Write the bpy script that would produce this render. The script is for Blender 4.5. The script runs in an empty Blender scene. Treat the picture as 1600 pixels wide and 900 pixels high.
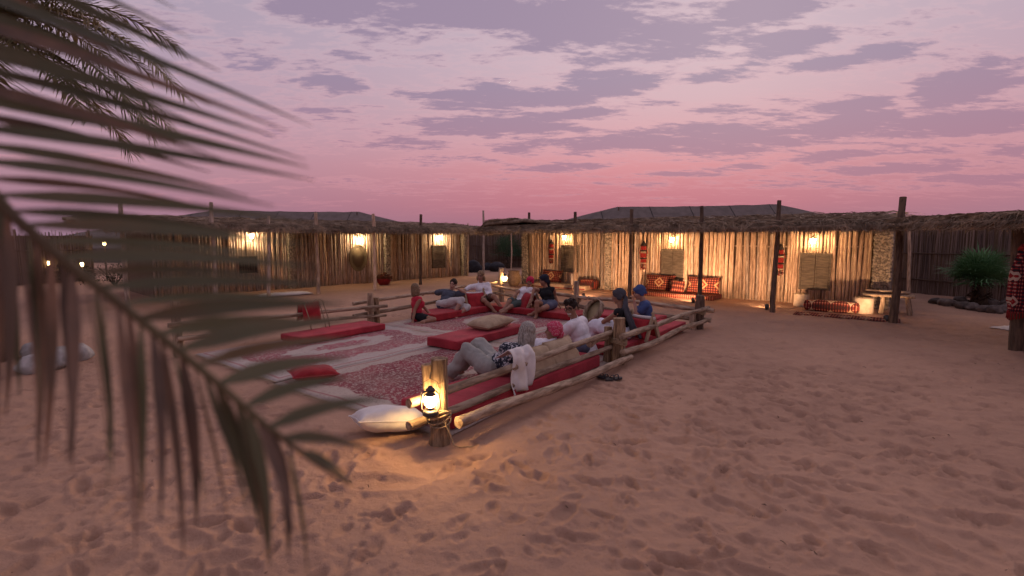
import bpy, bmesh, math, random
import numpy as np
from mathutils import Vector, Matrix, Quaternion, noise as mnoise

random.seed(7)
rng = np.random.default_rng(7)
S = bpy.context.scene
COL = S.collection
PI = math.pi

# ------------------------------------------------------------------ camera
CAM_H = 1.8
FPX = 800.0                                   # focal length in pixels of the 1600 wide photograph
PITCH = math.atan(79.0 / FPX)
cam_data = bpy.data.cameras.new('camera')
cam = bpy.data.objects.new('camera', cam_data)
COL.objects.link(cam)
cam.location = (0, 0, CAM_H)
cam.rotation_euler = (PI / 2 - PITCH, 0, 0)
cam_data.sensor_width = 36.0
cam_data.lens = 36.0 * FPX / 1600.0
cam_data.clip_start = 0.02
cam_data.clip_end = 12000
cam_data.dof.use_dof = True
cam_data.dof.focus_distance = 8.0
cam_data.dof.aperture_fstop = 1.8
S.camera = cam
S.render.resolution_x, S.render.resolution_y = 1024, 576
CT, ST = math.cos(PITCH), math.sin(PITCH)

def ray(px, py):
    u = (px - 800) / FPX
    v = (450 - py) / FPX
    return Vector((u, CT + v * ST, -ST + v * CT))

def G(px, py, z=0.0):
    """the point of the place at height z that this spot of the photograph shows"""
    d = ray(px, py)
    return Vector((0, 0, CAM_H)) + d * ((z - CAM_H) / d.z)

def D(px, py, depth):
    return Vector((0, 0, CAM_H)) + ray(px, py) * depth

# ------------------------------------------------------------------ node helper
class NT:
    def __init__(self, tree):
        self.t = tree
        tree.nodes.clear()
    def n(self, typ, **kw):
        nd = self.t.nodes.new(typ)
        for k, v in kw.items():
            setattr(nd, k, v)
        return nd
    def l(self, a, b):
        self.t.links.new(a, b)
    def put(self, sock, v):
        if hasattr(v, 'is_output'):
            self.t.links.new(v, sock)
        else:
            if hasattr(sock.default_value, '__len__') and hasattr(v, '__len__') and len(v) == 3 and len(sock.default_value) == 4:
                v = (*v, 1)
            sock.default_value = v
    def m(self, op, a, b=None, c=None, clamp=False):
        nd = self.n('ShaderNodeMath', operation=op)
        nd.use_clamp = clamp
        self.put(nd.inputs[0], a)
        if b is not None: self.put(nd.inputs[1], b)
        if c is not None: self.put(nd.inputs[2], c)
        return nd.outputs[0]
    def ss(self, x, lo, hi):
        nd = self.n('ShaderNodeMapRange', interpolation_type='SMOOTHSTEP')
        self.put(nd.inputs[0], x); nd.inputs[1].default_value = lo; nd.inputs[2].default_value = hi
        return nd.outputs[0]
    def mix(self, f, a, b, blend='MIX'):
        nd = self.n('ShaderNodeMix', data_type='RGBA', blend_type=blend)
        self.put(nd.inputs[0], f); self.put(nd.inputs[6], a); self.put(nd.inputs[7], b)
        return nd.outputs[2]
    def ramp(self, f, stops):
        nd = self.n('ShaderNodeValToRGB')
        el = nd.color_ramp.elements
        while len(el) < len(stops): el.new(0.5)
        for e, (p, c) in zip(el, stops):
            e.position = p; e.color = (*c, 1)
        self.put(nd.inputs[0], f)
        return nd.outputs[0]
    def noise(self, vec, scale, detail=4, rough=0.55, dist=0.0):
        nd = self.n('ShaderNodeTexNoise')
        if vec is not None: self.l(vec, nd.inputs['Vector'])
        nd.inputs['Scale'].default_value = scale
        nd.inputs['Detail'].default_value = detail
        nd.inputs['Roughness'].default_value = rough
        nd.inputs['Distortion'].default_value = dist
        return nd.outputs[0]
    def vor(self, vec, scale, feature='F1', out=0):
        nd = self.n('ShaderNodeTexVoronoi', feature=feature)
        self.l(vec, nd.inputs['Vector']); nd.inputs['Scale'].default_value = scale
        return nd.outputs[out]

def lin(r, g, b):
    return tuple(((c / 255) / 12.92 if c / 255 <= 0.04045 else ((c / 255 + 0.055) / 1.055) ** 2.4) for c in (r, g, b))

# ------------------------------------------------------------------ sky (dusk, pink afterglow, broken cloud)
W = bpy.data.worlds.new('World'); S.world = W; W.use_nodes = True
SUN_AZ, SUN_EL = math.radians(24), math.radians(24)
def build_sky():
    t = NT(W.node_tree)
    tc = t.n('ShaderNodeTexCoord')
    sep = t.n('ShaderNodeSeparateXYZ'); t.l(tc.outputs['Generated'], sep.inputs[0])
    X, Y, Z = sep.outputs
    el = t.m('MULTIPLY', t.m('ARCSINE', Z), 180 / PI)
    az = t.m('MULTIPLY', t.m('ARCTAN2', X, Y), 180 / PI)
    e01 = t.m('DIVIDE', t.m('MAXIMUM', el, 0.0), 60.0, clamp=True)
    glow = [(0.0, lin(160, 108, 126)), (1.6 / 60, lin(172, 112, 129)), (3.6 / 60, lin(193, 118, 132)), (5.2 / 60, lin(201, 126, 138)), (7.5 / 60, lin(214, 143, 151)),
            (10.5 / 60, lin(214, 162, 170)), (14 / 60, lin(210, 174, 183)), (18 / 60, lin(206, 179, 190)), (24 / 60, lin(194, 176, 191)), (1.0, lin(178, 164, 184))]
    away = [(0.0, lin(150, 118, 137)), (3 / 60, lin(164, 124, 141)), (6 / 60, lin(177, 138, 152)), (11 / 60, lin(181, 150, 167)),
            (17 / 60, lin(173, 154, 174)), (24 / 60, lin(166, 155, 175)), (1.0, lin(168, 157, 179))]
    cg, ca = t.ramp(e01, glow), t.ramp(e01, away)
    # azimuth width of the glow, around the afterglow's bearing
    x = t.m('DIVIDE', t.m('SUBTRACT', az, 14.0), 33.0)
    g = t.m('EXPONENT', t.m('MULTIPLY', t.m('MULTIPLY', x, x), -1.0))
    base = t.mix(g, ca, cg)
    # clouds: masses at bearings seen in the photograph, broken by stretched noise, on a scatter that goes on all round
    comb = t.n('ShaderNodeCombineXYZ')
    zz = t.m('ADD', t.m('MAXIMUM', Z, 0.0), 0.10)
    t.put(comb.inputs[0], t.m('DIVIDE', X, zz)); t.put(comb.inputs[1], t.m('DIVIDE', Y, zz))
    mp = t.n('ShaderNodeMapping'); t.l(comb.outputs[0], mp.inputs[0]); mp.inputs['Rotation'].default_value = (0, 0, math.radians(-20)); mp.inputs['Scale'].default_value = (0.62, 1.3, 1)
    n1 = t.noise(mp.outputs[0], 1.9, 9, 0.62, 0.25)
    n2 = t.noise(mp.outputs[0], 6.0, 8, 0.68, 0.2)
    nz = t.m('ADD', t.m('MULTIPLY', t.m('SUBTRACT', n1, 0.5), 1.7), t.m('MULTIPLY', t.m('SUBTRACT', n2, 0.5), 1.35))
    cl = [(560, 22, 150, 38, .75), (720, 18, 170, 40, .8), (890, 30, 150, 50, .8), (1050, 55, 140, 44, .6), (1200, 12, 150, 36, .8), (1235, 62, 80, 20, .7),
          (1375, 80, 62, 12, .7), (1300, 98, 80, 12, .6), (528, 134, 60, 18, .85), (640, 146, 60, 13, .6), (745, 150, 100, 24, .75), (865, 152, 90, 20, .7),
          (965, 130, 85, 22, .85), (1110, 120, 70, 15, .65), (560, 190, 130, 26, .5), (760, 198, 150, 17, .75), (905, 178, 80, 12, .7), (810, 232, 48, 11, .75),
          (690, 252, 90, 8, .45), (860, 262, 95, 9, .6), (1000, 226, 140, 17, .75), (1150, 214, 170, 30, .8), (1290, 200, 120, 26, .75), (1330, 165, 90, 15, .7),
          (1510, 135, 115, 32, .9), (1480, 196, 170, 20, .8), (1580, 235, 60, 13, .7), (1290, 245, 75, 10, .7), (1420, 262, 210, 10, .65), (1510, 282, 160, 13, .6),
          (1080, 270, 110, 7, .5), (1180, 258, 60, 7, .5), (330, 70, 150, 40, .35), (420, 195, 90, 22, .35), (620, 90, 140, 14, .35), (800, 80, 160, 12, .4), (1440, 30, 130, 20, .4), (1150, 175, 120, 14, .45), (660, 225, 120, 12, .4), (1500, 235, 120, 10, .4), (980, 90, 120, 14, .4), (940, 290, 180, 7, .3), (1250, 290, 160, 6, .35), (600, 285, 150, 8, .25)]
    acc = None
    for px, py, hw, hh, w in cl:
        def ae(a, b):
            d = ray(a, b).normalized()
            return math.degrees(math.atan2(d.x, d.y)), math.degrees(math.asin(d.z))
        a0, e0 = ae(px, py); a1, _ = ae(px + hw, py); _, e1 = ae(px, py - hh)
        ra, re = abs(a1 - a0), abs(e1 - e0)
        dx = t.m('MULTIPLY_ADD', az, 1 / ra, -a0 / ra); dy = t.m('MULTIPLY_ADD', el, 1 / re, -e0 / re)
        q = t.m('MULTIPLY_ADD', dx, dx, t.m('MULTIPLY', dy, dy))
        ex = t.m('POWER', math.exp(-0.8), q)
        acc = t.m('MULTIPLY', ex, w) if acc is None else t.m('MAXIMUM', acc, t.m('MULTIPLY', ex, w))
    n3 = t.noise(mp.outputs[0], 19.0, 5, 0.6, 0.1)
    dens = t.m('ADD', t.m('ADD', acc, nz), t.m('MULTIPLY_ADD', n3, 0.7, -0.29))
    cov = t.ss(dens, 0.10, 0.58)
    thick = t.ss(dens, 0.20, 0.60)
    # sky seen through: thicker cloud is greyer mauve; thin rims catch the pink light
    c_low, c_high = lin(176, 116, 133), lin(152, 133, 158)
    ccol = t.mix(t.m('DIVIDE', t.m('MAXIMUM', el, 0.0), 16.0, clamp=True), c_low, c_high)
    rim = t.mix(t.m('DIVIDE', t.m('MAXIMUM', el, 0.0), 20.0, clamp=True), lin(222, 142, 150), lin(222, 188, 196))
    ccol2 = t.mix(thick, rim, ccol)
    hz = t.ss(el, 1.2, 5.0)
    sky = t.mix(t.m('MULTIPLY', t.m('MULTIPLY', cov, 0.85), hz), base, ccol2)
    # ground half of the sphere
    sky = t.mix(t.ss(el, -1.0, 0.0), (0.10, 0.06, 0.06), sky)
    nis = t.n('ShaderNodeTexSky', sky_type='NISHITA'); nis.sun_disc = False
    nis.sun_elevation = SUN_EL; nis.sun_rotation = SUN_AZ; nis.dust_density = 4
    bg1 = t.n('ShaderNodeBackground'); t.put(bg1.inputs[0], sky); bg1.inputs[1].default_value = SKY_STRENGTH
    bg2 = t.n('ShaderNodeBackground'); t.l(nis.outputs[0], bg2.inputs[0]); bg2.inputs[1].default_value = 0.001
    ad = t.n('ShaderNodeAddShader'); t.l(bg1.outputs[0], ad.inputs[0]); t.l(bg2.outputs[0], ad.inputs[1])
    out = t.n('ShaderNodeOutputWorld'); t.l(ad.outputs[0], out.inputs[0])
SKY_STRENGTH = 1.0
build_sky()

# afterglow: the brighter sky above the set sun, as one very soft sun lamp
sd = bpy.data.lights.new('sun', 'SUN'); sd.energy = 0.8; sd.angle = math.radians(30); sd.color = (1.0, 0.70, 0.62)
sun = bpy.data.objects.new('sun', sd); COL.objects.link(sun)
sv = Vector((math.sin(SUN_AZ) * math.cos(SUN_EL), math.cos(SUN_AZ) * math.cos(SUN_EL), math.sin(SUN_EL)))
sun.rotation_euler = sv.to_track_quat('Z', 'Y').to_euler()

S.view_settings.view_transform = 'Standard'
S.view_settings.look = 'None'
S.view_settings.exposure = 0.0
S.view_settings.gamma = 1.0
S.view_settings.use_curve_mapping = False
S.render.engine = 'CYCLES'
S.cycles.use_denoising = True
S.cycles.use_adaptive_sampling = True
S.cycles.adaptive_threshold = 0.03
S.cycles.max_bounces = 5
S.cycles.diffuse_bounces = 3
S.cycles.glossy_bounces = 2
S.cycles.transmission_bounces = 3
S.cycles.transparent_max_bounces = 6
S.cycles.caustics_reflective = False
S.cycles.caustics_refractive = False
S.cycles.sample_clamp_indirect = 4.0

# ------------------------------------------------------------------ materials
MATS = {}
def pm(name, c1, c2=None, scale=8.0, rough=0.85, bump=0.2, bscale=None, stretch=(1, 1, 1), rand=0.0, detail=5, lo=0.35, hi=0.65, spec=0.25, sheen=0.0, dist=0.01, transl=0.0):
    """plain noise-varied surface; rand = how much objects sharing it differ in brightness"""
    if name in MATS: return MATS[name]
    m = bpy.data.materials.new(name); m.use_nodes = True
    t = NT(m.node_tree)
    out = t.n('ShaderNodeOutputMaterial'); p = t.n('ShaderNodeBsdfPrincipled')
    tc = t.n('ShaderNodeTexCoord'); oi = t.n('ShaderNodeObjectInfo')
    ad = t.n('ShaderNodeVectorMath', operation='ADD'); t.l(tc.outputs['Object'], ad.inputs[0])
    sc = t.n('ShaderNodeVectorMath', operation='SCALE'); sc.inputs[0].default_value = (13.1, 7.7, 5.3); t.l(oi.outputs['Random'], sc.inputs['Scale'])
    t.l(sc.outputs[0], ad.inputs[1])
    mp = t.n('ShaderNodeMapping'); t.l(ad.outputs[0], mp.inputs[0]); mp.inputs['Scale'].default_value = stretch
    if c2 is None: c2 = tuple(c * 0.7 for c in c1)
    f = t.ss(t.noise(mp.outputs[0], scale, detail, 0.6), lo, hi)
    col = t.mix(f, c1, c2)
    if rand:
        v = t.m('MULTIPLY_ADD', oi.outputs['Random'], 2 * rand, 1 - rand)
        hs = t.n('ShaderNodeHueSaturation'); t.l(col, hs.inputs['Color']); t.l(v, hs.inputs['Value']); col = hs.outputs[0]
    t.put(p.inputs['Base Color'], col)
    p.inputs['Roughness'].default_value = rough
    p.inputs['Specular IOR Level'].default_value = spec
    if sheen: p.inputs['Sheen Weight'].default_value = sheen
    if bump:
        b = t.n('ShaderNodeBump'); b.inputs['Strength'].default_value = bump; b.inputs['Distance'].default_value = dist
        t.l(t.noise(mp.outputs[0], bscale or scale * 3, 4, 0.65), b.inputs['Height']); t.l(b.outputs[0], p.inputs['Normal'])
    if transl:
        tr = t.n('ShaderNodeBsdfTranslucent'); t.put(tr.inputs[0], col)
        mx = t.n('ShaderNodeMixShader'); mx.inputs[0].default_value = transl
        t.l(p.outputs[0], mx.inputs[1]); t.l(tr.outputs[0], mx.inputs[2]); t.l(mx.outputs[0], out.inputs[0])
    else:
        t.l(p.outputs[0], out.inputs[0])
    MATS[name] = m
    return m

def emit(name, col, strength):
    if name in MATS: return MATS[name]
    m = bpy.data.materials.new(name); m.use_nodes = True
    t = NT(m.node_tree); e = t.n('ShaderNodeEmission'); t.put(e.inputs[0], col); e.inputs[1].default_value = strength
    out = t.n('ShaderNodeOutputMaterial'); t.l(e.outputs[0], out.inputs[0])
    MATS[name] = m
    return m

M_POLE = pm('peeled_pole', (.60, .43, .30), (.33, .215, .14), 5, .85, .5, 14, (6, 6, .8), .28)
M_POLE_GREY = pm('weathered_pole', (.54, .43, .34), (.28, .21, .16), 5, .9, .5, 14, (6, 6, .8), .25)
M_LOG = pm('pale_log', (.48, .36, .25), (.20, .135, .085), 4, .85, 1.0, 9, (5, 5, .9), .15)
M_POST = pm('dark_post', (.16, .105, .07), (.07, .047, .033), 5, .9, .7, 12, (5, 5, .8), .2)
M_STUMP = pm('cracked_post', (.42, .29, .17), (.17, .105, .06), 4, .85, 1.0, 9, (7, 7, .6), .1, dist=.02)
M_CUT = pm('cut_wood', (.50, .37, .22), (.34, .23, .13), 14, .85, .4)
M_THATCH = pm('thatch', (.30, .225, .155), (.13, .095, .066), 9, .95, .6, 30, rand=.12)
M_STRAND = pm('thatch_strand', (.36, .27, .18), (.15, .11, .075), 3, .9, .0, rand=.15)
M_MAT = pm('inner_matting', (.21, .145, .095), (.12, .08, .052), 30, .95, .3, 60, (1, 1, .05))
M_REED = pm('reed', (.27, .195, .155), (.13, .095, .08), 6, .95, .3, 30, (1, 1, .1))
M_STONE = pm('coral_stone', (.40, .33, .25), (.16, .13, .10), 14, .95, 1.0, 18, lo=.44, hi=.56, dist=.03)
M_ROCK = pm('rock', (.20, .165, .14), (.10, .08, .07), 6, .95, .9, 14, rand=.35, dist=.03)
M_SHUT = pm('shutter_wood', (.15, .118, .088), (.085, .066, .05), 5, .85, .4, 20, (1, 1, 6), .12)
M_RED = pm('red_cotton', (.43, .040, .055), (.30, .024, .036), 3, .9, .6, 14, sheen=.05, rand=.08)
M_REDV = pm('red_velvet', (.38, .026, .032), (.27, .016, .022), 7, .9, .4, 60, sheen=.08, rand=.1)
M_BURLAP = pm('burlap', (.46, .345, .225), (.36, .262, .168), 6, .95, .5, 160, rand=.08)
M_WHITE = pm('white_cotton', (.70, .66, .62), (.60, .56, .53), 5, .9, .25, 60, sheen=.1)
M_TAN = pm('tan_cloth', (.42, .31, .20), (.33, .235, .15), 6, .95, .4, 90)
M_ROPE = pm('rope', (.42, .31, .19), (.25, .18, .11), 40, .95, .6, 90)
M_BLACKMETAL = pm('lantern_metal', (.035, .033, .032), (.06, .045, .035), 20, .45, .2, 60, spec=.5)
M_BLACK = pm('plain_black', (.02, .02, .02), None, 10, .8, .2)
M_TENT = pm('goat_hair_tent', (.19, .155, .135), (.145, .12, .105), 2, .95, .3, 40, (1, 1, 1))
M_LEAFLET = pm('palm_leaflet', (.125, .130, .080), (.19, .125, .075), 4, .55, .15, 30, rand=.3, lo=.45, hi=.8, spec=.3, transl=.2)
M_LEAFBROWN = pm('palm_leaflet_dry', (.14, .108, .085), (.26, .165, .115), 5, .7, .15, 30, rand=.3, transl=.15)
M_RACHIS = pm('palm_rachis', (.14, .11, .055), (.10, .065, .035), 6, .6, .2, 20)
M_FRONDFAR = pm('date_palm_frond', (.12, .125, .06), (.22, .17, .08), 2, .6, .0, rand=.25, transl=.15)
M_FAN = pm('fan_leaf', (.080, .18, .075), (.105, .215, .085), 3, .55, .0, rand=.2, transl=.15)
M_TRUNK = pm('palm_trunk', (.11, .075, .05), (.05, .035, .025), 6, .95, .8, 14, dist=.03)
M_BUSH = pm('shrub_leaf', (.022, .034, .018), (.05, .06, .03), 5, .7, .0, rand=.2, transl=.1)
M_POT = pm('clay_pot', (.30, .20, .12), (.20, .13, .08), 9, .9, .4)
M_STOOL = pm('pale_stump', (.58, .47, .35), (.45, .34, .24), 7, .9, .5, 25)
# ------------------------------------------------------------------ mesh helpers
class MB:
    """collects shapes; build() links them as ONE mesh object"""
    def __init__(s):
        s.v = []; s.f = []; s.mi = []; s.cur = 0
    def add(s, vs, fs):
        o = len(s.v); s.v.extend([tuple(p) for p in vs]); s.f.extend([tuple(i + o for i in f) for f in fs]); s.mi.extend([s.cur] * len(fs))
        return s
    def box(s, c, size, rot=None, taper=1.0):
        hx, hy, hz = size[0] / 2, size[1] / 2, size[2] / 2
        vs = []
        for z in (-hz, hz):
            k = 1 if z < 0 else taper
            vs += [Vector((-hx * k, -hy * k, z)), Vector((hx * k, -hy * k, z)), Vector((hx * k, hy * k, z)), Vector((-hx * k, hy * k, z))]
        if rot is not None: vs = [rot @ p for p in vs]
        c = Vector(c)
        return s.add([p + c for p in vs], [(3, 2, 1, 0), (4, 5, 6, 7), (0, 1, 5, 4), (1, 2, 6, 5), (2, 3, 7, 6), (3, 0, 4, 7)])
    def tube(s, pts, rad, sides=8, caps=True, jit=0.0, flat=None):
        pts = [Vector(p) for p in pts]; n = len(pts)
        if not hasattr(rad, '__len__'): rad = [rad] * n
        t0 = (pts[1] - pts[0]).normalized()
        ref = Vector((0, 0, 1)) if abs(t0.z) < .9 else Vector((1, 0, 0))
        nrm = t0.cross(ref).normalized()
        vs = []
        for i, p in enumerate(pts):
            t = ((pts[min(i + 1, n - 1)] - pts[max(i - 1, 0)])).normalized()
            nrm = (nrm - t * nrm.dot(t)).normalized(); b = t.cross(nrm)
            for k in range(sides):
                a = 2 * PI * k / sides; r = rad[i] * (1 + (random.uniform(-jit, jit) if jit else 0))
                vs.append(p + nrm * (math.cos(a) * r) + b * (math.sin(a) * r * (flat or 1)))
        fs = []
        for i in range(n - 1):
            for k in range(sides):
                k2 = (k + 1) % sides
                fs.append((i * sides + k, i * sides + k2, (i + 1) * sides + k2, (i + 1) * sides + k))
        if caps:
            fs.append(tuple(range(sides - 1, -1, -1))); fs.append(tuple(range((n - 1) * sides, n * sides)))
        return s.add(vs, fs)
    def ell(s, c, r, rot=None, nu=12, nv=8):
        c = Vector(c); vs = [Vector((0, 0, -r[2]))]
        for j in range(1, nv):
            ph = -PI / 2 + PI * j / nv
            for i in range(nu):
                a = 2 * PI * i / nu
                vs.append(Vector((r[0] * math.cos(ph) * math.cos(a), r[1] * math.cos(ph) * math.sin(a), r[2] * math.sin(ph))))
        vs.append(Vector((0, 0, r[2])))
        if rot is not None: vs = [rot @ p for p in vs]
        fs = [(0, 1 + (i + 1) % nu, 1 + i) for i in range(nu)]
        for j in range(nv - 2):
            for i in range(nu):
                a = 1 + j * nu + i; b = 1 + j * nu + (i + 1) % nu
                fs.append((a, b, b + nu, a + nu))
        L = len(vs) - 1; o = 1 + (nv - 2) * nu
        fs += [(o + i, o + (i + 1) % nu, L) for i in range(nu)]
        return s.add([p + c for p in vs], fs)
    def lathe(s, prof, c=(0, 0, 0), sides=16, rot=None):
        c = Vector(c); vs = []
        for r, z in prof:
            for k in range(sides):
                a = 2 * PI * k / sides; vs.append(Vector((r * math.cos(a), r * math.sin(a), z)))
        if rot is not None: vs = [rot @ p for p in vs]
        n = len(prof); fs = []
        for i in range(n - 1):
            for k in range(sides):
                k2 = (k + 1) % sides
                fs.append((i * sides + k, i * sides + k2, (i + 1) * sides + k2, (i + 1) * sides + k))
        if prof[0][0] > 1e-5: fs.append(tuple(range(sides - 1, -1, -1)))
        if prof[-1][0] > 1e-5: fs.append(tuple(range((n - 1) * sides, n * sides)))
        return s.add([p + c for p in vs], fs)
    def cone2(s, a, b, ra, rb, sides=12):
        """round-ended tapered limb"""
        a, b = Vector(a), Vector(b); d = b - a; L = max(d.length, 1e-4); t = d / L
        q = t.to_track_quat('Z', 'Y').to_matrix()
        prof = [(1e-6, -ra)] + [(ra * math.sin(x), -ra * math.cos(x)) for x in (PI / 6, PI / 3)] + [(ra, 0), (rb, L)] + [(rb * math.cos(x), L + rb * math.sin(x)) for x in (PI / 6, PI / 3)] + [(1e-6, L + rb)]
        return s.lathe(prof, a, sides, q)
    def mesh(s, name, mats, smooth=True):
        me = bpy.data.meshes.new(name)
        me.from_pydata(s.v, [], s.f)
        if not isinstance(mats, (list, tuple)): mats = [mats]
        for m in mats: me.materials.append(m)
        if len(mats) > 1: me.polygons.foreach_set('material_index', s.mi)
        if smooth: me.polygons.foreach_set('use_smooth', [True] * len(me.polygons))
        me.update()
        return me
    def build(s, name, mats, parent=None, smooth=True, loc=None):
        return link(name, s.mesh(name, mats, smooth), parent, loc)

def link(name, me, parent=None, loc=None):
    o = bpy.data.objects.new(name, me); COL.objects.link(o)
    if parent is not None: o.parent = parent
    if loc is not None: o.location = loc
    return o
def tag(o, label=None, cat=None, group=None, kind=None):
    if label: o['label'] = label
    if cat: o['category'] = cat
    if group: o['group'] = group
    if kind: o['kind'] = kind
    return o
def thing(name, label, cat, loc=(0, 0, 0), rz=0.0, group=None):
    o = bpy.data.objects.new(name, None); COL.objects.link(o); o.empty_display_size = .2
    o.location = loc; o.rotation_euler = (0, 0, rz)
    return tag(o, label, cat, group)
def sharp(o, ang=40):
    me = o.data
    bm = bmesh.new(); bm.from_mesh(me)
    for e in bm.edges:
        if len(e.link_faces) == 2 and e.calc_face_angle(0) > math.radians(ang): e.smooth = False
    bm.to_mesh(me); bm.free()
    return o
def soft_box(name, size, mat, parent=None, bevel=.03, seg=3, wob=0.0, sub=0, loc=None, seed=0):
    bm = bmesh.new()
    bmesh.ops.create_cube(bm, size=1.0, matrix=Matrix.Diagonal((*size, 1)))
    bmesh.ops.bevel(bm, geom=bm.edges[:], offset=bevel, segments=seg, profile=.6, affect='EDGES')
    if sub:
        bmesh.ops.subdivide_edges(bm, edges=[e for e in bm.edges if e.calc_length() > max(size) / (sub + 1) * .6], cuts=sub, use_grid_fill=True)
    if wob:
        for v in bm.verts:
            n = mnoise.noise_vector(v.co * 3.1 + Vector((seed * 7.1, seed, 3))); v.co += n * wob
    me = bpy.data.meshes.new(name); bm.to_mesh(me); bm.free(); me.materials.append(mat)
    me.polygons.foreach_set('use_smooth', [True] * len(me.polygons))
    o = link(name, me, parent, loc)
    return o
def pillow_mesh(name, w, h, t, mat, seed=0, pinch=.07, wr=.012, n=20):
    """a filled cushion lying in its own XY plane, pinched between its corners"""
    mb = MB(); idx = {}
    for side in (1, -1):
        for j in range(n + 1):
            for i in range(n + 1):
                u, v = i / n * 2 - 1, j / n * 2 - 1
                edge = (i in (0, n) or j in (0, n))
                if edge and side == -1:
                    idx[(side, i, j)] = idx[(1, i, j)]; continue
                px = u * w / 2 * (1 - pinch * (1 - v * v) * abs(u) ** 3); py = v * h / 2 * (1 - pinch * (1 - u * u) * abs(v) ** 3)
                prof = max(0, (1 - abs(u) ** 2.6)) ** .55 * max(0, (1 - abs(v) ** 2.6)) ** .55
                z = side * t / 2 * prof
                if not edge:
                    z += wr * mnoise.noise(Vector((px * 7, py * 7, seed * 3.7 + side))) + wr * .8 * math.sin(math.atan2(v, u) * 14 + seed) * (1 - prof)
                idx[(side, i, j)] = len(mb.v); mb.v.append((px, py, z))
    for side in (1, -1):
        for j in range(n):
            for i in range(n):
                q = (idx[(side, i, j)], idx[(side, i + 1, j)], idx[(side, i + 1, j + 1)], idx[(side, i, j + 1)])
                mb.f.append(q if side == 1 else q[::-1]); mb.mi.append(0)
    return mb.mesh(name, mat)
def pillow(name, label, loc, rot, w, h, t, mat, seed=0, group=None, piping=None, parent=None, cat='pillow'):
    o = link(name, pillow_mesh(name, w, h, t, mat, seed), parent)
    o.location = loc; o.rotation_euler = rot
    if label: tag(o, label, cat, group)
    if piping:
        mb = MB(); pts = []
        for k in range(60):
            s_ = k / 60 * 4; e = int(s_); u = (s_ - e) * 2 - 1
            a, b = [(u, -1), (1, u), (-u, 1), (-1, -u)][e]
            pts.append(Vector((a * w / 2 * (1 - .07 * (1 - b * b) * abs(a) ** 3), b * h / 2 * (1 - .07 * (1 - a * a) * abs(b) ** 3), 0)))
        pts.append(pts[0].copy())
        mb.tube(pts, .007, 5, caps=False).build('piping', piping, o)
    return o
def wobbly(a, b, n=6, amp=.02, seed=0):
    a, b = Vector(a), Vector(b); out = []
    for i in range(n):
        f = i / (n - 1)
        w = mnoise.noise_vector(Vector((f * 2.3 + seed * 5.17, seed * 1.3, .5))) * amp * min(1, 4 * f * (1 - f) + .25)
        out.append(a.lerp(b, f) + w)
    return out
def log(name, a, b, ra, rb, mat, parent=None, seed=0, amp=.03, sides=9, n=7, jit=.06, world_origin=True):
    """a slightly crooked log from a to b (in the parent's frame)"""
    pts = wobbly(a, b, n, amp, seed); rad = [ra + (rb - ra) * i / (n - 1) for i in range(n)]
    c = Vector(a); st = random.getstate(); random.seed(seed * 31 + 5)
    # pole axis along local Z so that the grain runs along it
    q = (Vector(b) - Vector(a)).normalized().to_track_quat('Z', 'Y'); qi = q.inverted()
    mb = MB(); mb.tube([qi @ (p - c) for p in pts], rad, sides, True, jit)
    random.setstate(st)
    o = mb.build(name, mat, parent); o.location = c; o.rotation_mode = 'QUATERNION'; o.rotation_quaternion = q
    return sharp(o, 60)

# numpy value noise
def _h(ix, iy, seed):
    n = (ix.astype(np.int64) * 374761393 + iy.astype(np.int64) * 668265263 + seed * 1442695041) & 0xFFFFFFFF
    n = ((n ^ (n >> 13)) * 1274126177) & 0xFFFFFFFF
    n = n ^ (n >> 16)
    return (n & 0xFFFFFF) / float(0xFFFFFF)
def vnoise(x, y, seed=0):
    ix, iy = np.floor(x), np.floor(y); fx, fy = x - ix, y - iy
    fx = fx * fx * (3 - 2 * fx); fy = fy * fy * (3 - 2 * fy)
    a, b, c, d = _h(ix, iy, seed), _h(ix + 1, iy, seed), _h(ix, iy + 1, seed), _h(ix + 1, iy + 1, seed)
    return (a + (b - a) * fx) * (1 - fy) + (c + (d - c) * fx) * fy
def fbm(x, y, seed=0, oct=4):
    s_, a = 0, .5
    for o in range(oct):
        s_ = s_ + a * (vnoise(x * 2 ** o, y * 2 ** o, seed + o) - .5); a *= .5
    return s_

# ------------------------------------------------------------------ layout of the seating court
P1 = G(685, 698); P3 = G(1092, 513)
AX = (P3 - P1); AX.z = 0; LEN_A = AX.length; AX.normalize()
BX = Vector((-AX.y, AX.x, 0)); LEN_B = 5.6
def AB(a, b, z=0.0):
    p = P1 + AX * a + BX * b; return Vector((p.x, p.y, z))
ANG_A = math.atan2(AX.y, AX.x)

# wings of huts
R0, R1 = Vector((.5, 20.0, 0)), Vector((9.25, 12.9, 0))
RD = (R1 - R0).normalized(); RN = Vector((RD.y, -RD.x, 0)); RN = RN if RN.y < 0 else -RN
L0, L1 = Vector((-10.4, 15.3, 0)), Vector((-2.4, 24.1, 0))
LD = (L1 - L0).normalized(); LN = Vector((LD.y, -LD.x, 0)); LN = LN if LN.y < 0 else -LN
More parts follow.
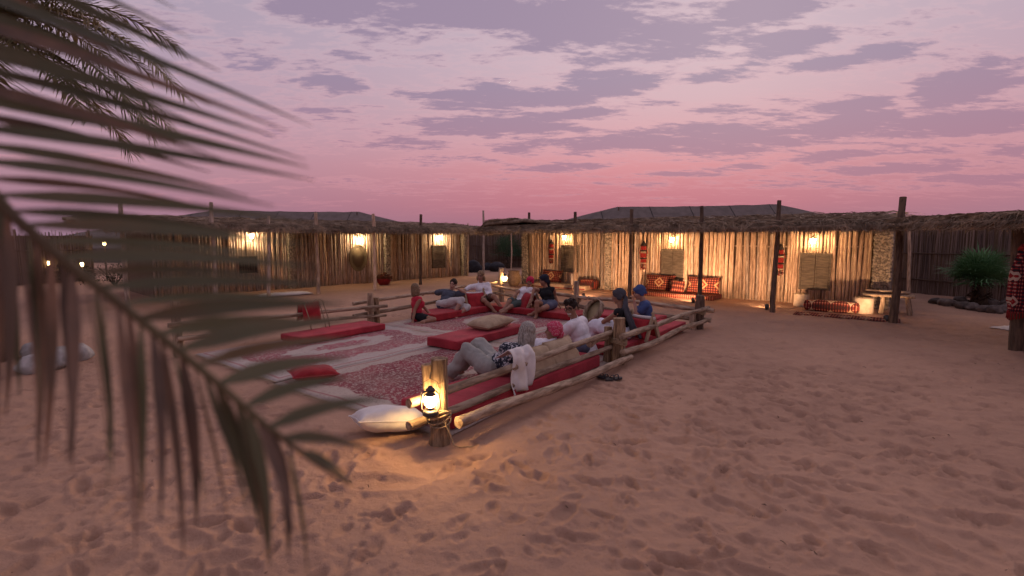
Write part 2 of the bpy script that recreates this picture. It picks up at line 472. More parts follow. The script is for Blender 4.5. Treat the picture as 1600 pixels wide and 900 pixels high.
# ------------------------------------------------------------------ sand, one sheet from the camera to the horizon
def sand_height(x, y):
    r = np.hypot(x, y)
    # the court, the huts' floors and posts stand on flat sand; relief is only churned footprints
    ax = (x - P1.x) * AX.x + (y - P1.y) * AX.y; bx = (x - P1.x) * BX.x + (y - P1.y) * BX.y
    dx = np.maximum(np.maximum(-.1 - ax, ax - LEN_A - .05), 0); dy = np.maximum(np.maximum(.0 - bx, bx - LEN_B), 0)
    court = np.clip(np.hypot(dx, dy) / .30, 0, 1)
    z = .05 * fbm(x * .9, y * .9, 3, 3) + .04 * fbm(x * 3.3, y * 3.3, 11, 3)
    tot = np.zeros_like(z); x0_, y0_ = x, y
    x = x0_ + .05 * fbm(x0_ * 6, y0_ * 6, 61, 2) + .02 * fbm(x0_ * 19, y0_ * 19, 62, 2); y = y0_ + .05 * fbm(x0_ * 6 + 9, y0_ * 6, 63, 2) + .02 * fbm(x0_ * 19, y0_ * 19 + 5, 64, 2)
    dens = np.clip(.72 + 1.2 * fbm(x * .35 + 4, y * .35, 21, 3), .12, 1)
    for cell, seed, prob, la, wa, dep in ((.38, 1, .75, .125, .046, .036), (.33, 2, .7, .11, .042, .030), (.44, 3, .65, .13, .048, .040), (.22, 4, .5, .05, .035, .018), (.75, 5, .6, .26, .09, .030), (.30, 6, .85, .09, .05, .026), (.17, 7, .75, .05, .03, .014), (.12, 8, .7, .03, .022, .008)):
        ix, iy = np.floor(x / cell), np.floor(y / cell)
        for ox in (-1, 0, 1):
            for oy in (-1, 0, 1):
                cx, cy = ix + ox, iy + oy
                jx = (cx + _h(cx, cy, seed * 17 + 1)) * cell; jy = (cy + _h(cx, cy, seed * 17 + 2)) * cell
                an = _h(cx, cy, seed * 17 + 3) * PI; on = _h(cx, cy, seed * 17 + 4) < prob * dens
                sc = .7 + .6 * _h(cx, cy, seed * 17 + 5)
                ddx, ddy = x - jx, y - jy
                wv = .25 * np.sin(ddx * 40 + cx) * .1
                p = (ddx * np.cos(an) + ddy * np.sin(an)) / (la * sc); q = (-ddx * np.sin(an) + ddy * np.cos(an)) / (wa * sc) + wv
                rr = np.sqrt(p * p + q * q)
                heel = .75 + .35 * p
                dd = -dep * heel * np.exp(-rr ** 4.5) + dep * .55 * np.exp(-((rr - 1.30) / .30) ** 2) * (.5 + .5 * _h(cx, cy, seed * 17 + 6))
                tot += np.where(on, dd, 0)
    z = z + np.clip(tot * .86, -.06, .042)
    x, y = x0_, y0_
    ridges = np.abs(fbm(x * 2.2 + 3 * fbm(x * .8, y * .8, 5, 2), y * 3.4, 31, 3)); z += .05 * (.12 - ridges) + .016 * fbm(x * 9, y * 14, 71, 3)
    fade = np.clip(1.25 - r / 26, .25, 1)
    z = z * court * fade
    z = z - .012 * (1 - court)
    # far dunes rise beyond the camp
    far = np.clip((r - 60) / 200, 0, 1)
    z = z + far * (6.0 * (fbm(x * .006, y * .006, 41, 4) - .1))
    return z

def build_ground():
    rs = [.25]
    while rs[-1] < 34: rs.append(rs[-1] * 1.0048 + .0010)
    while rs[-1] < 4500: rs.append(rs[-1] * 1.12)
    fine = np.radians(np.arange(-52, 52.01, .235)); coarse = np.radians(np.arange(55, 306, 4.0))
    th = np.concatenate([fine, coarse])            # bearing from +Y, clockwise
    rs = np.array(rs); nr, nt = len(rs), len(th)
    R_, T_ = np.meshgrid(rs, th, indexing='ij')
    x, y = R_ * np.sin(T_), R_ * np.cos(T_)
    z = sand_height(x.ravel(), y.ravel())
    co = np.stack([x.ravel(), y.ravel(), z], 1)
    co = np.vstack([co, [[0, 0, 0]]])
    i, j = np.meshgrid(np.arange(nr - 1), np.arange(nt), indexing='ij'); j2 = (j + 1) % nt
    q = np.stack([i * nt + j, (i + 1) * nt + j, (i + 1) * nt + j2, i * nt + j2], -1).reshape(-1, 4)
    me = bpy.data.meshes.new('ground')
    me.vertices.add(len(co)); me.vertices.foreach_set('co', co.ravel())
    nq = len(q); tri = np.array([[nr * nt, k, (k + 1) % nt] for k in range(nt)])
    me.loops.add(nq * 4 + len(tri) * 3); me.polygons.add(nq + len(tri))
    me.loops.foreach_set('vertex_index', np.concatenate([q[:, ::-1].ravel(), tri[:, ::-1].ravel()]).astype(np.int32))
    me.polygons.foreach_set('loop_start', np.concatenate([np.arange(nq) * 4, nq * 4 + np.arange(len(tri)) * 3]).astype(np.int32))
    me.update(calc_edges=True); me.validate()
    me.polygons.foreach_set('use_smooth', np.ones(len(me.polygons), bool))
    m = bpy.data.materials.new('sand'); m.use_nodes = True; t = NT(m.node_tree)
    out = t.n('ShaderNodeOutputMaterial'); p = t.n('ShaderNodeBsdfPrincipled'); t.l(p.outputs[0], out.inputs[0])
    tc = t.n('ShaderNodeTexCoord').outputs['Object']
    c = t.mix(t.ss(t.noise(tc, .45, 5, .6), .35, .68), (.46, .280, .188), (.375, .226, .154))
    c = t.mix(t.m('MULTIPLY', t.ss(t.noise(tc, 7, 4, .6), .5, .75), .35), c, (.31, .175, .112))
    c = t.mix(t.m('MULTIPLY', t.ss(t.noise(tc, 260, 2, .5), .55, .8), .35), c, (.55, .36, .25))
    c = t.mix(t.ss(t.noise(tc, 34, 3, .5), .735, .76), c, (.10, .065, .05))      # bits of straw and dung
    t.put(p.inputs['Base Color'], c); p.inputs['Roughness'].default_value = .95; p.inputs['Specular IOR Level'].default_value = .15
    h = t.m('ADD', t.m('MULTIPLY', t.noise(tc, 22, 6, .7), 1.0), t.m('MULTIPLY', t.noise(tc, 170, 3, .6), .22))
    b = t.n('ShaderNodeBump'); b.inputs['Strength'].default_value = .85; b.inputs['Distance'].default_value = .018
    t.l(h, b.inputs['Height']); t.l(b.outputs[0], p.inputs['Normal'])
    me.materials.append(m)
    tag(link('ground', me), 'churned reddish desert sand covered with footprints', None, None, 'structure')
build_ground()

# twigs and droppings scattered on the sand
def build_litter():
    mb = MB(); r = random.Random(3)
    for k in range(90):
        d = r.uniform(2.2, 11) ; a = r.uniform(-.75, .8)
        p = Vector((math.sin(a) * d, math.cos(a) * d, .004))
        ang = r.uniform(0, PI); L = r.uniform(.006, .022)
        e = Vector((math.cos(ang) * L, math.sin(ang) * L, .004))
        mb.tube([p - e, p + Vector((0, 0, .006)), p + e], [.002, .0035, .002], 4)
    tag(mb.build('twig_litter', M_POST), 'tiny dark twigs and husks strewn over the sand', 'twigs', None, 'stuff')
build_litter()

# ------------------------------------------------------------------ the moon, a thin crescent
def build_moon():
    d = ray(795, 127).normalized(); c = Vector((0, 0, CAM_H)) + d * 6000
    R = 17.0; mb = MB(); n, k = 24, 4
    right = d.cross(Vector((0, 0, 1))).normalized(); up = right.cross(d)
    r2 = (right * math.cos(math.radians(-35)) + up * math.sin(math.radians(-35))).normalized(); u2 = r2.cross(d).normalized()
    for i in range(n + 1):
        la = -PI / 2 + PI * i / n
        for j in range(k + 1):
            lo = math.radians(52 + 38 * j / k)              # sunlit lune of the sphere, facing down and to the side
            mb.v.append(tuple(c + u2 * (math.sin(la) * R) + (r2 * math.sin(lo) - d * math.cos(lo)) * (math.cos(la) * R)))
    for i in range(n):
        for j in range(k):
            a = i * (k + 1) + j; mb.f.append((a, a + 1, a + k + 2, a + k + 1)); mb.mi.append(0)
    tag(mb.build('moon', emit('moonlight', (1, .93, .86), 1.0)), 'thin white crescent moon in the pink evening sky', 'moon')
build_moon()
# ------------------------------------------------------------------ palm-pole huts under thatch
FWD = Vector((0, CT, -ST)); EYE = Vector((0, 0, CAM_H))
def depth_of(p): return (Vector(p) - EYE).dot(FWD)
def wall_hit(px, py, O, dv):
    n = Vector((-dv.y, dv.x, 0)); d = ray(px, py); t = (O - EYE).dot(n) / d.dot(n); p = EYE + d * t
    return (p - O).dot(dv), p.z
RISE = 1.0
def roof_z(y, front):
    """top of the thatch over the porch, the wall (y = 0) and the room behind"""
    ys = [front - .3, front, 0, 1.4, 3.4]; zs = [2.06, 2.10, 2.10 + .22 * RISE, 2.10 + .34 * RISE, 2.10 + .2 * RISE]
    return float(np.interp(y, ys, zs))

POLE_MESHES = []
for k in range(6):
    random.seed(40 + k); mb = MB()
    mb.tube([Vector((0, 0, z)) + (Vector((mnoise.noise(Vector((k * 3.1, z * 1.4, 0))), mnoise.noise(Vector((k * 3.1, z * 1.4, 9))), 0)) * .018 if 0 < z else Vector((0, 0, 0))) for z in (0, .45, .9, 1.35, 1.8, 2.2)],
            [.043, .042, .044, .040, .041, .037], 7, True, .06)
    POLE_MESHES.append(mb.mesh('wall_pole', M_POLE))
POLE_GREY = []
for me in POLE_MESHES[:4]:
    m2 = me.copy(); m2.materials.clear(); m2.materials.append(M_POLE_GREY); POLE_GREY.append(m2)
random.seed(11)

def strands(mb, n, x0, x1, y0, y1, front, r, spread=.7, droop=True, lift=.03, length=(.35, .85), wid=.016):
    for _ in range(n):
        x = r.uniform(x0, x1); y = r.uniform(y0, y1); a = -PI / 2 + r.gauss(0, spread); L = r.uniform(*length)
        dx, dy = math.cos(a), math.sin(a); base = r.uniform(.0, lift); pts = []
        curl = r.uniform(-.25, .25)
        for i in range(4):
            f = i / 3 * L
            px, py = x + dx * f + curl * f * f * dy, y + dy * f - curl * f * f * dx
            over = max(0, front - .18 - py)
            z = roof_z(py, front) + base + .05 * math.sin(i * 1.1) * r.uniform(.2, 1)
            if over > 0: z -= min(.16, over * r.uniform(.3, .9)); py += over * .55
            pts.append(Vector((px, py, z)))
        w = wid * r.uniform(.6, 1.3); tw = r.uniform(-1.2, 1.2)
        vs = []
        for i, p in enumerate(pts):
            k = w * (1 - .28 * i)
            off = Vector((math.cos(tw) * k * .7, 0, math.sin(tw) * k + k * .4))
            vs += [p - off, p + off]
        mb.add(vs, [(0, 1, 3, 2), (2, 3, 5, 4), (4, 5, 7, 6)])

def thatch(parent, L, front, back, seed, x_over=.0, dens=1.0):
    """thatched slab in the parent's frame: x along the eave, y from the eave to the back"""
    r = random.Random(seed); mb = MB()
    nx, ny = max(8, int(L / .12)), 16
    ys = [front - .25 + (back - front + .25) * j / ny for j in range(ny + 1)]
    top, bot = [], []
    for j, y in enumerate(ys):
        for i in range(nx + 1):
            x = L * i / nx
            h = .05 * mnoise.noise(Vector((x * 2.1 + seed * 3, y * 1.7, seed))) + .035 * mnoise.noise(Vector((x * 7, y * 5, seed)))
            ex = .10 * mnoise.noise(Vector((x * 3.3 + seed, 0, 4))) if j == 0 else 0
            sag = .035 * mnoise.noise(Vector((x * .5 + seed * 9, 1, 1)))
            top.append((x, y + ex, roof_z(y, front) + h + sag)); bot.append((x, y + ex + (.05 if j == 0 else 0), roof_z(y, front) - .10 + h * .6 + sag))
    mb.v = top + bot; o = len(top); w = nx + 1
    for j in range(ny):
        for i in range(nx):
            a = j * w + i; mb.f += [(a, a + 1, a + w + 1, a + w), (o + a, o + a + w, o + a + w + 1, o + a + 1)]
    for i in range(nx):
        mb.f += [(i + 1, i, o + i, o + i + 1), (ny * w + i, ny * w + i + 1, o + ny * w + i + 1, o + ny * w + i)]
    for j in range(ny):
        a = j * w; b = j * w + nx; mb.f += [(a, a + w, o + a + w, o + a), (b + w, b, o + b, o + b + w)]
    mb.mi = [0] * len(mb.f)
    roof = mb.build('thatch_roof', M_THATCH, parent)
    s1 = MB()
    strands(s1, int(230 * L * dens), 0, L, front - .1, 1.2, front, r, .75, lift=.07)
    strands(s1, int(150 * L * dens), 0, L, front - .15, front + .25, front, r, .55, lift=.05, length=(.3, .7))
    for _ in range(int(150 * L * dens)):                                      # fringe hanging from the eave
        x = r.uniform(0, L); z = 2.05 + r.uniform(-.08, .04); a = r.gauss(0, .35); hl = r.uniform(.05, .17); y = front - .22 + r.uniform(-.04, .12)
        p = Vector((x, y, z)); q = p + Vector((math.sin(a) * hl, r.uniform(-.05, .05), -hl * math.cos(a))); k = .007
        s1.add([p + Vector((-k, 0, 0)), p + Vector((k, 0, 0)), q + Vector((k * .3, 0, 0)), q + Vector((-k * .3, 0, 0))], [(0, 1, 2, 3)])
    so = s1.build('palm_thatch', M_STRAND, roof, smooth=False); so['kind'] = 'stuff'
    return roof

def stone_pillar(parent, x, y, w, d, h, seed):
    r = random.Random(seed); mb = MB()
    mb.box((0, 0, h / 2), (w, d, h))
    o = mb.build('stone_pillar', M_STONE, parent, smooth=False, loc=(x, y, 0))
    st = MB()
    for z in np.arange(.05, h, .085):
        for side in range(3):
            span = w if side == 0 else d
            for u in np.arange(-span / 2 + .03, span / 2, .085):
                uu = u + r.uniform(-.03, .03); zz = z + r.uniform(-.03, .03); e = [r.uniform(.024, .046) for _ in range(3)]
                c = (uu, -d / 2, zz) if side == 0 else ((-w / 2 if side == 1 else w / 2), uu, zz)
                st.ell(c, e, None, 6, 4)
    so = st.build('rubble_stone', pm('rubble', (.40, .335, .26), (.22, .18, .14), 9, .95, .5, 30), o); so['kind'] = 'stuff'
    return o

def shutter(parent, x0, x1, z0, z1, mat=M_SHUT, leaves=2, y=-.075):
    w = x1 - x0; t = bpy.data.objects.new('window', None); COL.objects.link(t); t.parent = parent; t.location = (x0, y, z0)
    h = z1 - z0; f = MB(); b = .045
    f.box((w / 2, 0, -b / 2), (w + 2 * b, .06, b)).box((w / 2, 0, h + b / 2), (w + 2 * b, .06, b)).box((-b / 2, 0, h / 2), (b, .056, h)).box((w + b / 2, 0, h / 2), (b, .056, h))
    f.build('window_frame', mat, t, smooth=False)
    for k in range(leaves):
        lx0 = w * k / leaves + .006; lx1 = w * (k + 1) / leaves - .006
        m = MB(); lw = lx1 - lx0
        m.box((lw / 2, .012, h / 2), (lw, .02, h - .01))
        for zz in (.03, h * .36, h * .68, h - .03): m.box((lw / 2, -.006, zz), (lw, .02, .05))
        for xx in (.022, lw - .022): m.box((xx, -.004, h / 2), (.042, .022, h - .012))
        m.build('shutter_leaf', mat, t, smooth=False, loc=(lx0, 0, 0))
    return t

def hut(label, O, dv, s0, s1, posts, front, seed, mat_grey=0.0, pillars=(), back=3.4, end_logs=False, wall_from=0.0):
    """a hut of the wing: local x along the wall, local -y towards the court"""
    o = O + dv * s0; L = s1 - s0; r = random.Random(seed)
    t = thing('palm_hut', label, 'hut', o, math.atan2(dv.y, dv.x), 'thatched huts around the court')
    pv = Vector((-dv.y, dv.x, 0))
    x = .05 + wall_from; k = 0
    while x < L - .03:
        skip = any(abs(x - px_) < pw / 2 + .02 for px_, pw in pillars)
        if not skip:
            me = r.choice(POLE_GREY if r.random() < mat_grey else POLE_MESHES)
            w = link('wall_pole', me, t); sc = r.uniform(.78, 1.15)
            w.location = (x, r.uniform(-.018, .018), -.02); w.scale = (sc, sc, r.uniform(.97, 1.03)); w.rotation_euler = (r.gauss(0, .008), r.gauss(0, .010), r.uniform(0, 6.3))
            x += .077 * sc + r.uniform(.0, .010)
        else: x += .05
    mb = MB(); mb.box((L / 2 + wall_from / 2, .09, 1.1), (L - wall_from - .02, .03, 2.2))
    mb.box((L - .03, 1.6, 1.1), (.03, 3.0, 2.2)); mb.box((wall_from + .03, 1.6, 1.1), (.03, 3.0, 2.2)); mb.box((L / 2 + wall_from / 2, 3.1, 1.05), (L - wall_from - .02, .03, 2.1))
    mb.build('matting_wall', M_MAT, t, smooth=False)
    for z in (.5, 1.55):                                     # lashing rails across the poles, inside
        log('lashing_rail', (wall_from + .03, .06, z), (L - .03, .06, z), .022, .02, M_POLE_GREY, t, seed + int(z * 10))
    for px_, pw in pillars: stone_pillar(t, px_, -.04, pw, .30, 2.2, seed + 3)
    for (bp, tp, rad, mat) in posts:
        a = bp - o; b = tp - o
        log('support_post', (a.dot(dv), a.dot(pv), -.1), (b.dot(dv), b.dot(pv), b.z), rad, rad * .8, mat, t, int(bp.x * 100) % 97, amp=.05, n=8, jit=.10)
    yb = front + .12
    log('eave_beam', (.02, yb, 1.985), (L - .02, yb, 1.985), .045, .04, M_POLE_GREY, t, seed + 50, amp=.03)
    log('eave_beam', (.02, front - .12, 2.0), (L - .02, front - .12, 2.0), .03, .025, M_POLE_GREY, t, seed + 51, amp=.04)
    for q in range(max(3, int(L / .7))):                      # rafters
        xx = .2 + q * (L - .4) / max(1, int(L / .7) - 1)
        log('rafter', (xx, front - .1, 2.035), (xx, 1.0, 2.30), .028, .024, M_POLE_GREY, t, seed + 60 + q, amp=.02)
    thatch(t, L, front, back, seed)
    if end_logs:
        for q in range(5): log('roof_log', (-.55 + .2 * r.random(), front + .1 + q * .35, 2.14 + .03 * q), (.9, front + .2 + q * .35, 2.17 + .03 * q), .045, .04, M_LOG, t, seed + 80 + q)
    return t

def post_at(bx, by, tx, ty, rad=.06, mat=None):
    b = G(bx, by); d = depth_of(b); return (b, D(tx, ty, d), rad, mat or M_POST)

RF = -2.3; LF = -2.55
hutA = hut('lit pole hut with small pot-hung corner, first right of the dark gap', R0, RD, 0, 3.6, [post_at(829, 449, 827, 332), post_at(898, 458.5, 899, 331)], RF, 1, .15, pillars=((.14, .28),))
hutB = hut('lit pole hut with patterned red floor cushions along its wall', R0, RD, 3.6, 7.62, [post_at(984, 467, 987, 327), post_at(1093, 477, 1096, 322)], RF, 2, .1, pillars=((.1, .16),))
sC, _ = wall_hit(1390, 470, R0, RD)
hutC = hut('brightly lit pole hut with two pale stools and a coral stone pillar', R0, RD, 7.62, sC, [post_at(1207, 488, 1218, 313, .062), post_at(1394, 505, 1411, 308, .078)], RF, 3, .08, pillars=((sC - 7.62 - .2, .34),))
sF1, _ = wall_hit(460, 450, L0, LD); sE1, _ = wall_hit(607, 440, L0, LD); sD1, _ = wall_hit(727, 430, L0, LD)
def lpost(s, tz=2.75, rad=.06, mat=None):
    b = L0 + LD * s + LN * 2.42; return (b, b + Vector((random.uniform(-.06, .06), 0, tz)), rad, mat or M_POLE_GREY)
hutF = hut('dim pole hut with lattice window behind the foreground palm leaves', L0, LD, -1.8, sF1, [lpost(-1.4), lpost(.6), post_at(420, 466, 420, 338, .055, M_POLE_GREY)], LF, 4, .7, pillars=((sF1 + 1.8 - .12, .2),), end_logs=True, wall_from=1.5)
hutE = hut('pole hut with round woven tray hung under its lamp', L0, LD, sF1, sE1, [post_at(497, 460, 493, 332, .06, M_POLE), post_at(586, 453, 583, 334, .065, M_POLE)], LF, 5, .7, pillars=((sE1 - sF1 - .1, .22),))
hutD = hut('pole hut with dark woven window, left of the dark gap', L0, LD, sE1, sD1, [post_at(657, 444.5, 658, 335, .065)], LF, 6, .65, pillars=((sD1 - sE1 - .12, .26),))

def local_s(h, s_hut0, px0, px1, py0, py1, O, dv):
    a, _ = wall_hit(px0, 420, O, dv); b, _ = wall_hit(px1, 420, O, dv)
    _, zt = wall_hit((px0 + px1) / 2, py0, O, dv); _, zb = wall_hit((px0 + px1) / 2, py1, O, dv)
    return a - s_hut0, b - s_hut0, zb, zt
shutter(hutA, *local_s(hutA, 0, 880, 903, 385, 423, R0, RD))
shutter(hutB, *local_s(hutB, 3.6, 1037, 1067, 391, 433, R0, RD))
shutter(hutC, *local_s(hutC, 7.62, 1253, 1296, 398, 450, R0, RD))
shutter(hutD, *local_s(hutD, sE1, 675, 693, 385, 417, L0, LD), leaves=1)
# lattice window of the dim hut
x0, x1, z0, z1 = local_s(hutF, -1.8, 373, 400, 401, 426, L0, LD)
lw = bpy.data.objects.new('window', None); COL.objects.link(lw); lw.parent = hutF; lw.location = (x0, -.08, z0)
mb = MB(); mb.box(((x1 - x0) / 2, .03, (z1 - z0) / 2), (x1 - x0, .01, z1 - z0)); mb.build('dark_backing', M_BLACK, lw, smooth=False)  # plain near-black sheet behind the slats
for k in range(8):
    mb = MB(); mb.box(((x1 - x0) * k / 7, 0, (z1 - z0) / 2), (.022, .03, z1 - z0 + .04)); mb.build('lattice_slat', M_SHUT, lw, smooth=False)
    mb = MB(); mb.box(((x1 - x0) / 2, -.012, (z1 - z0) * k / 7), (x1 - x0 + .04, .02, .022)); mb.build('lattice_slat', M_SHUT, lw, smooth=False)

# the roofed corner between the wings and the open shelter at the right
def shelter(label, poly0, poly1, front, seed, posts, back=3.0):
    """thatch on posts: eave from poly0 to poly1, roof going back to its left"""
    dv = (poly1 - poly0); L = dv.length; dv.normalize(); pv = Vector((-dv.y, dv.x, 0))
    t = thing('thatch_shelter', label, 'shelter', poly0, math.atan2(dv.y, dv.x))
    thatch(t, L, 0, back, seed)
    for (bp, tp, rad, mat) in posts:
        a = bp - poly0; b = tp - poly0
        log('support_post', (a.dot(dv), a.dot(pv), -.1), (b.dot(dv), b.dot(pv), b.z), rad, rad * .8, mat, t, int(bp.x * 100) % 97, amp=.04, n=8, jit=.10)
    log('eave_beam', (.02, .12, 1.985), (L - .02, .12, 1.985), .045, .04, M_POLE_GREY, t, seed + 50)
    for q in range(max(3, int(L / .8))):
        xx = .2 + q * (L - .4) / max(1, int(L / .8) - 1)
        log('rafter', (xx, -.1, 2.03), (xx, min(back, 2.4), 2.25), .028, .024, M_POLE_GREY, t, seed + 60 + q, amp=.02)
    return t
eL = L0 + LD * sD1 + LN * (-LF); eR = R0 + RN * (-RF)
shelter('low thatch roof bridging the dark gap between the two hut wings', eL + LD * .02, eR - RD * .02, 0, 21,
        [post_at(731, 431, 731, 349, .035, M_POLE), post_at(756, 426, 755, 329, .06, M_POLE_GREY), post_at(799, 424, 799, 349, .035, M_POLE)], 5.0)
eC = R0 + RD * sC + RN * (-RF)
sh0 = eC + RD * .03; sh1 = Vector((7.35, 2.0, 0)); RISE = .12
shelter('open thatch shelter on posts over the palm bush', sh0, sh1, 0, 22,
        [post_at(1589, 549, 1592, 340, .095), (Vector((8.0, 4.6, 0)), Vector((8.0, 4.6, 2.6)), .08, M_POST), post_at(1419, 463, 1421, 352, .05, M_POLE), (Vector((11.0, 8.2, 0)), Vector((11.0, 8.2, 2.2)), .06, M_POLE)], 3.4)

# ------------------------------------------------------------------ reed fences behind
def reed_fence(label, pts, h, seed, step=.035):
    r = random.Random(seed); t = thing('reed_fence', label, 'fence', pts[0])
    mb = MB(); bk = MB(); o = Vector(pts[0])
    for a, b in zip(pts[:-1], pts[1:]):
        a, b = Vector(a) - o, Vector(b) - o; d = b - a; L = d.length; d.normalize(); n = Vector((-d.y, d.x, 0))
        s_ = 0
        while s_ < L:
            p = a + d * s_ + n * r.uniform(-.02, .02); hh = h + r.uniform(-.12, .12); w = r.uniform(.008, .018); le = r.gauss(0, .02)
            top = p + d * le * hh + Vector((0, 0, hh))
            mb.add([p - d * w, p - n * w, p + d * w, top - d * w, top - n * w, top + d * w], [(0, 1, 4, 3), (1, 2, 5, 4), (3, 4, 5)])
            s_ += step * r.uniform(.6, 1.3)
        bk.box((a + b) / 2 + n * .06 * (1 if n.y > 0 else -1) + Vector((0, 0, h / 2 - .08)), (L, .02, h - .1), Matrix.Rotation(math.atan2(d.y, d.x), 3, 'Z'))
        for z in (.45, 1.3): log('rail', a + n * -.05 + Vector((0, 0, z)), b + n * -.05 + Vector((0, 0, z)), .02, .02, M_POST, t, seed + int(z * 9))
        k = 0
        while k * 2.4 < L:
            p = a + d * (k * 2.4 + .05) + n * .1
            log('fence_post', p, p + Vector((0, 0, h + .1)), .045, .04, M_POST, t, seed + k); k += 1
    so = mb.build('reed', M_REED, t, smooth=False); so['kind'] = 'stuff'
    bk.build('backing', M_MAT, t, smooth=False)
    return t
reed_fence('tall dark reed fence seen through the gap between the huts', [(-9, 31, 0), (7, 31, 0)], 2.3, 31, .06)
fr0, fr1 = G(1405, 456), G(1574, 472)
reed_fence('dark reed fence behind the palm bush and rocks', [fr0 + (fr0 - fr1) * .3, fr1, fr1 + (fr1 - fr0) * 2.2], 2.3, 32)
reed_fence('reed fence at the far end of the camp behind hanging palm leaflets', [G(-60, 452), G(30, 446), G(150, 438)], 2.0, 33, .06)

# ------------------------------------------------------------------ dark tents behind the huts
def tent(label, a_px, b_px, Y, lslope, rslope, seed):
    t = thing('goat_hair_tent', label, 'tent', (0, Y, 0))
    ra, rb = D(a_px[0], a_px[1], Y), D(b_px[0], b_px[1], Y); o = Vector((0, Y, 0)); ra -= o; rb -= o
    nu, nv = 40, 10
    ends = (ra + Vector((-lslope * (ra.z - 1.0), 0, -(ra.z - 1.0))), rb + Vector((rslope * (rb.z - 1.0), 0, -(rb.z - 1.0))))
    ridge = []
    for i in range(nu + 1):
        f = i / nu
        if f < .25: p = ends[0].lerp(ra, f / .25)
        elif f < .75: p = ra.lerp(rb, (f - .25) / .5) - Vector((0, 0, .05 * math.sin((f - .25) / .5 * PI)))
        else: p = rb.lerp(ends[1], (f - .75) / .25)
        ridge.append(p)
    for side in (-1, 1):
        m = MB()
        for j in range(nv + 1):
            for i in range(nu + 1):
                g = j / nv; p = ridge[i]
                m.v.append((p.x, p.y + side * g * 4.2, p.z + (1.0 - p.z) * g + .04 * mnoise.noise(Vector((p.x, g * 4, seed)))))
        for j in range(nv):
            for i in range(nu):
                a = j * (nu + 1) + i; m.f.append((a, a + 1, a + nu + 2, a + nu + 1)); m.mi.append(0)
        m.build('roof_cloth', M_TENT, t)
        sm = MB()
        for i in range(4, nu, 5):
            p = ridge[i]; sm.tube([(p.x, p.y + side * g * 4.2, p.z + (1.0 - p.z) * g + .015) for g in (0, .33, .66, 1)], .02, 4)
        s_ = sm.build('roof_seam', M_BLACK, t); s_['kind'] = 'stuff'
        wl = MB(); wl.box(((ends[0].x + ends[1].x) / 2, side * 4.15, .5), (ends[1].x - ends[0].x, .03, 1.0)); wl.build('side_cloth', M_TENT, t, smooth=False)
    for p in (ra, rb): log('tent_pole', (p.x, 0, 0), (p.x, 0, p.z - .03), .05, .04, M_POST, t, seed)
    return t
tent('large dark grey tent roof rising behind the lit huts', (965, 323), (1214, 319), 37, 4.0, 4.6, 3)
tent('long dark tent roof rising behind the dim huts', (335, 328), (560, 331), 41, 6, 4.2, 4)
# ------------------------------------------------------------------ the fenced seating court
fence = thing('log_fence', 'low fence of pale logs on stout posts around the red rugs', 'fence', (0, 0, 0))
def fpost(p, h, r, seed, mat=M_STUMP, lean=(0, 0)):
    o = log('fence_post', p - Vector((0, 0, .15)), p + Vector((lean[0], lean[1], h)), r, r * .82, mat, fence, seed, amp=.02, sides=14, n=12, jit=.12)
    return o
PFL, PL = AB(.05, LEN_B), AB(LEN_A * .5, LEN_B)
PB, PMID, P2 = G(783, 472), AB(LEN_A, LEN_B * .5), G(966, 568)
fpost(P1 + Vector((.0, .10, 0)), .75, .088, 1); 
log('fence_post', P1 + BX * .07 + Vector((.0, .05, .26)), P1 + BX * .10 + Vector((-.02, .05, .70)), .064, .06, M_STUMP, fence, 2, amp=.01, sides=12, n=6, jit=.08)   # second stump lashed to it
fpost(P2, .66, .10, 3); fpost(P2 - AX * .02 + BX * .16, .52, .07, 4); fpost(AB(LEN_A, 0), .66, .10, 5, M_POST, (0, 0)); fpost(AB(LEN_A - .15, .08), .34, .07, 25, M_LOG)
fpost(PMID, .80, .07, 6, M_LOG); fpost(PB, .96, .08, 7, M_LOG); fpost(PL, .66, .075, 8, M_LOG); fpost(PL + BX * .02 + AX * .16, .55, .07, 9, M_STUMP); fpost(PFL, .84, .075, 10, M_LOG)
def rail(a, b, za, zb, r=.042, seed=0, mat=M_LOG, amp=.05, sag=0):
    return log('rail', Vector((a.x, a.y, za)), Vector((b.x, b.y, zb)), r, r * .85, mat, fence, seed, amp=amp, n=16, jit=.11)
e = .12
rail(AB(-.16, .19), P2 + AX * .35 + BX * .09, .39, .46, .043, 11); rail(AB(-.19, .17), P2 + AX * .3 + BX * .09, .20, .24, .040, 12)
rail(AB(.12, -.13), P2 + AX * .1 - BX * .14, .20, .10, .052, 13)
rail(P2 - AX * .55 + BX * .17, P2 + AX * .2 + BX * .17, .36, .40, .055, 14, M_LOG); 
rail(P2 - AX * .1 - BX * .1, AB(LEN_A + .25, -.1), .42, .40, .045, 15, amp=.09); rail(P2 - AX * .1 - BX * .11, AB(LEN_A + .2, -.12), .19, .17, .048, 16, amp=.07)
rail(AB(LEN_A + .1, -.25), AB(LEN_A + .1, LEN_B * .5 + .2), .36, .42, .045, 17); rail(AB(LEN_A + .1, -.2), AB(LEN_A + .1, LEN_B * .5 + .2), .17, .20, .045, 18)
rail(AB(LEN_A - .1, LEN_B * .5 - .35), PB - AX * .1 + BX * .2, .44, .46, .042, 19); rail(AB(LEN_A - .1, LEN_B * .5 - .3), PB - AX * .1 + BX * .25, .22, .24, .045, 20)
rail(AB(LEN_A * .5 - .35, LEN_B + .1), PB + AX * .3 + BX * .1, .46, .56, .038, 21); rail(AB(LEN_A * .5 - .35, LEN_B + .1), PB + AX * .25 + BX * .1, .20, .28, .045, 22)
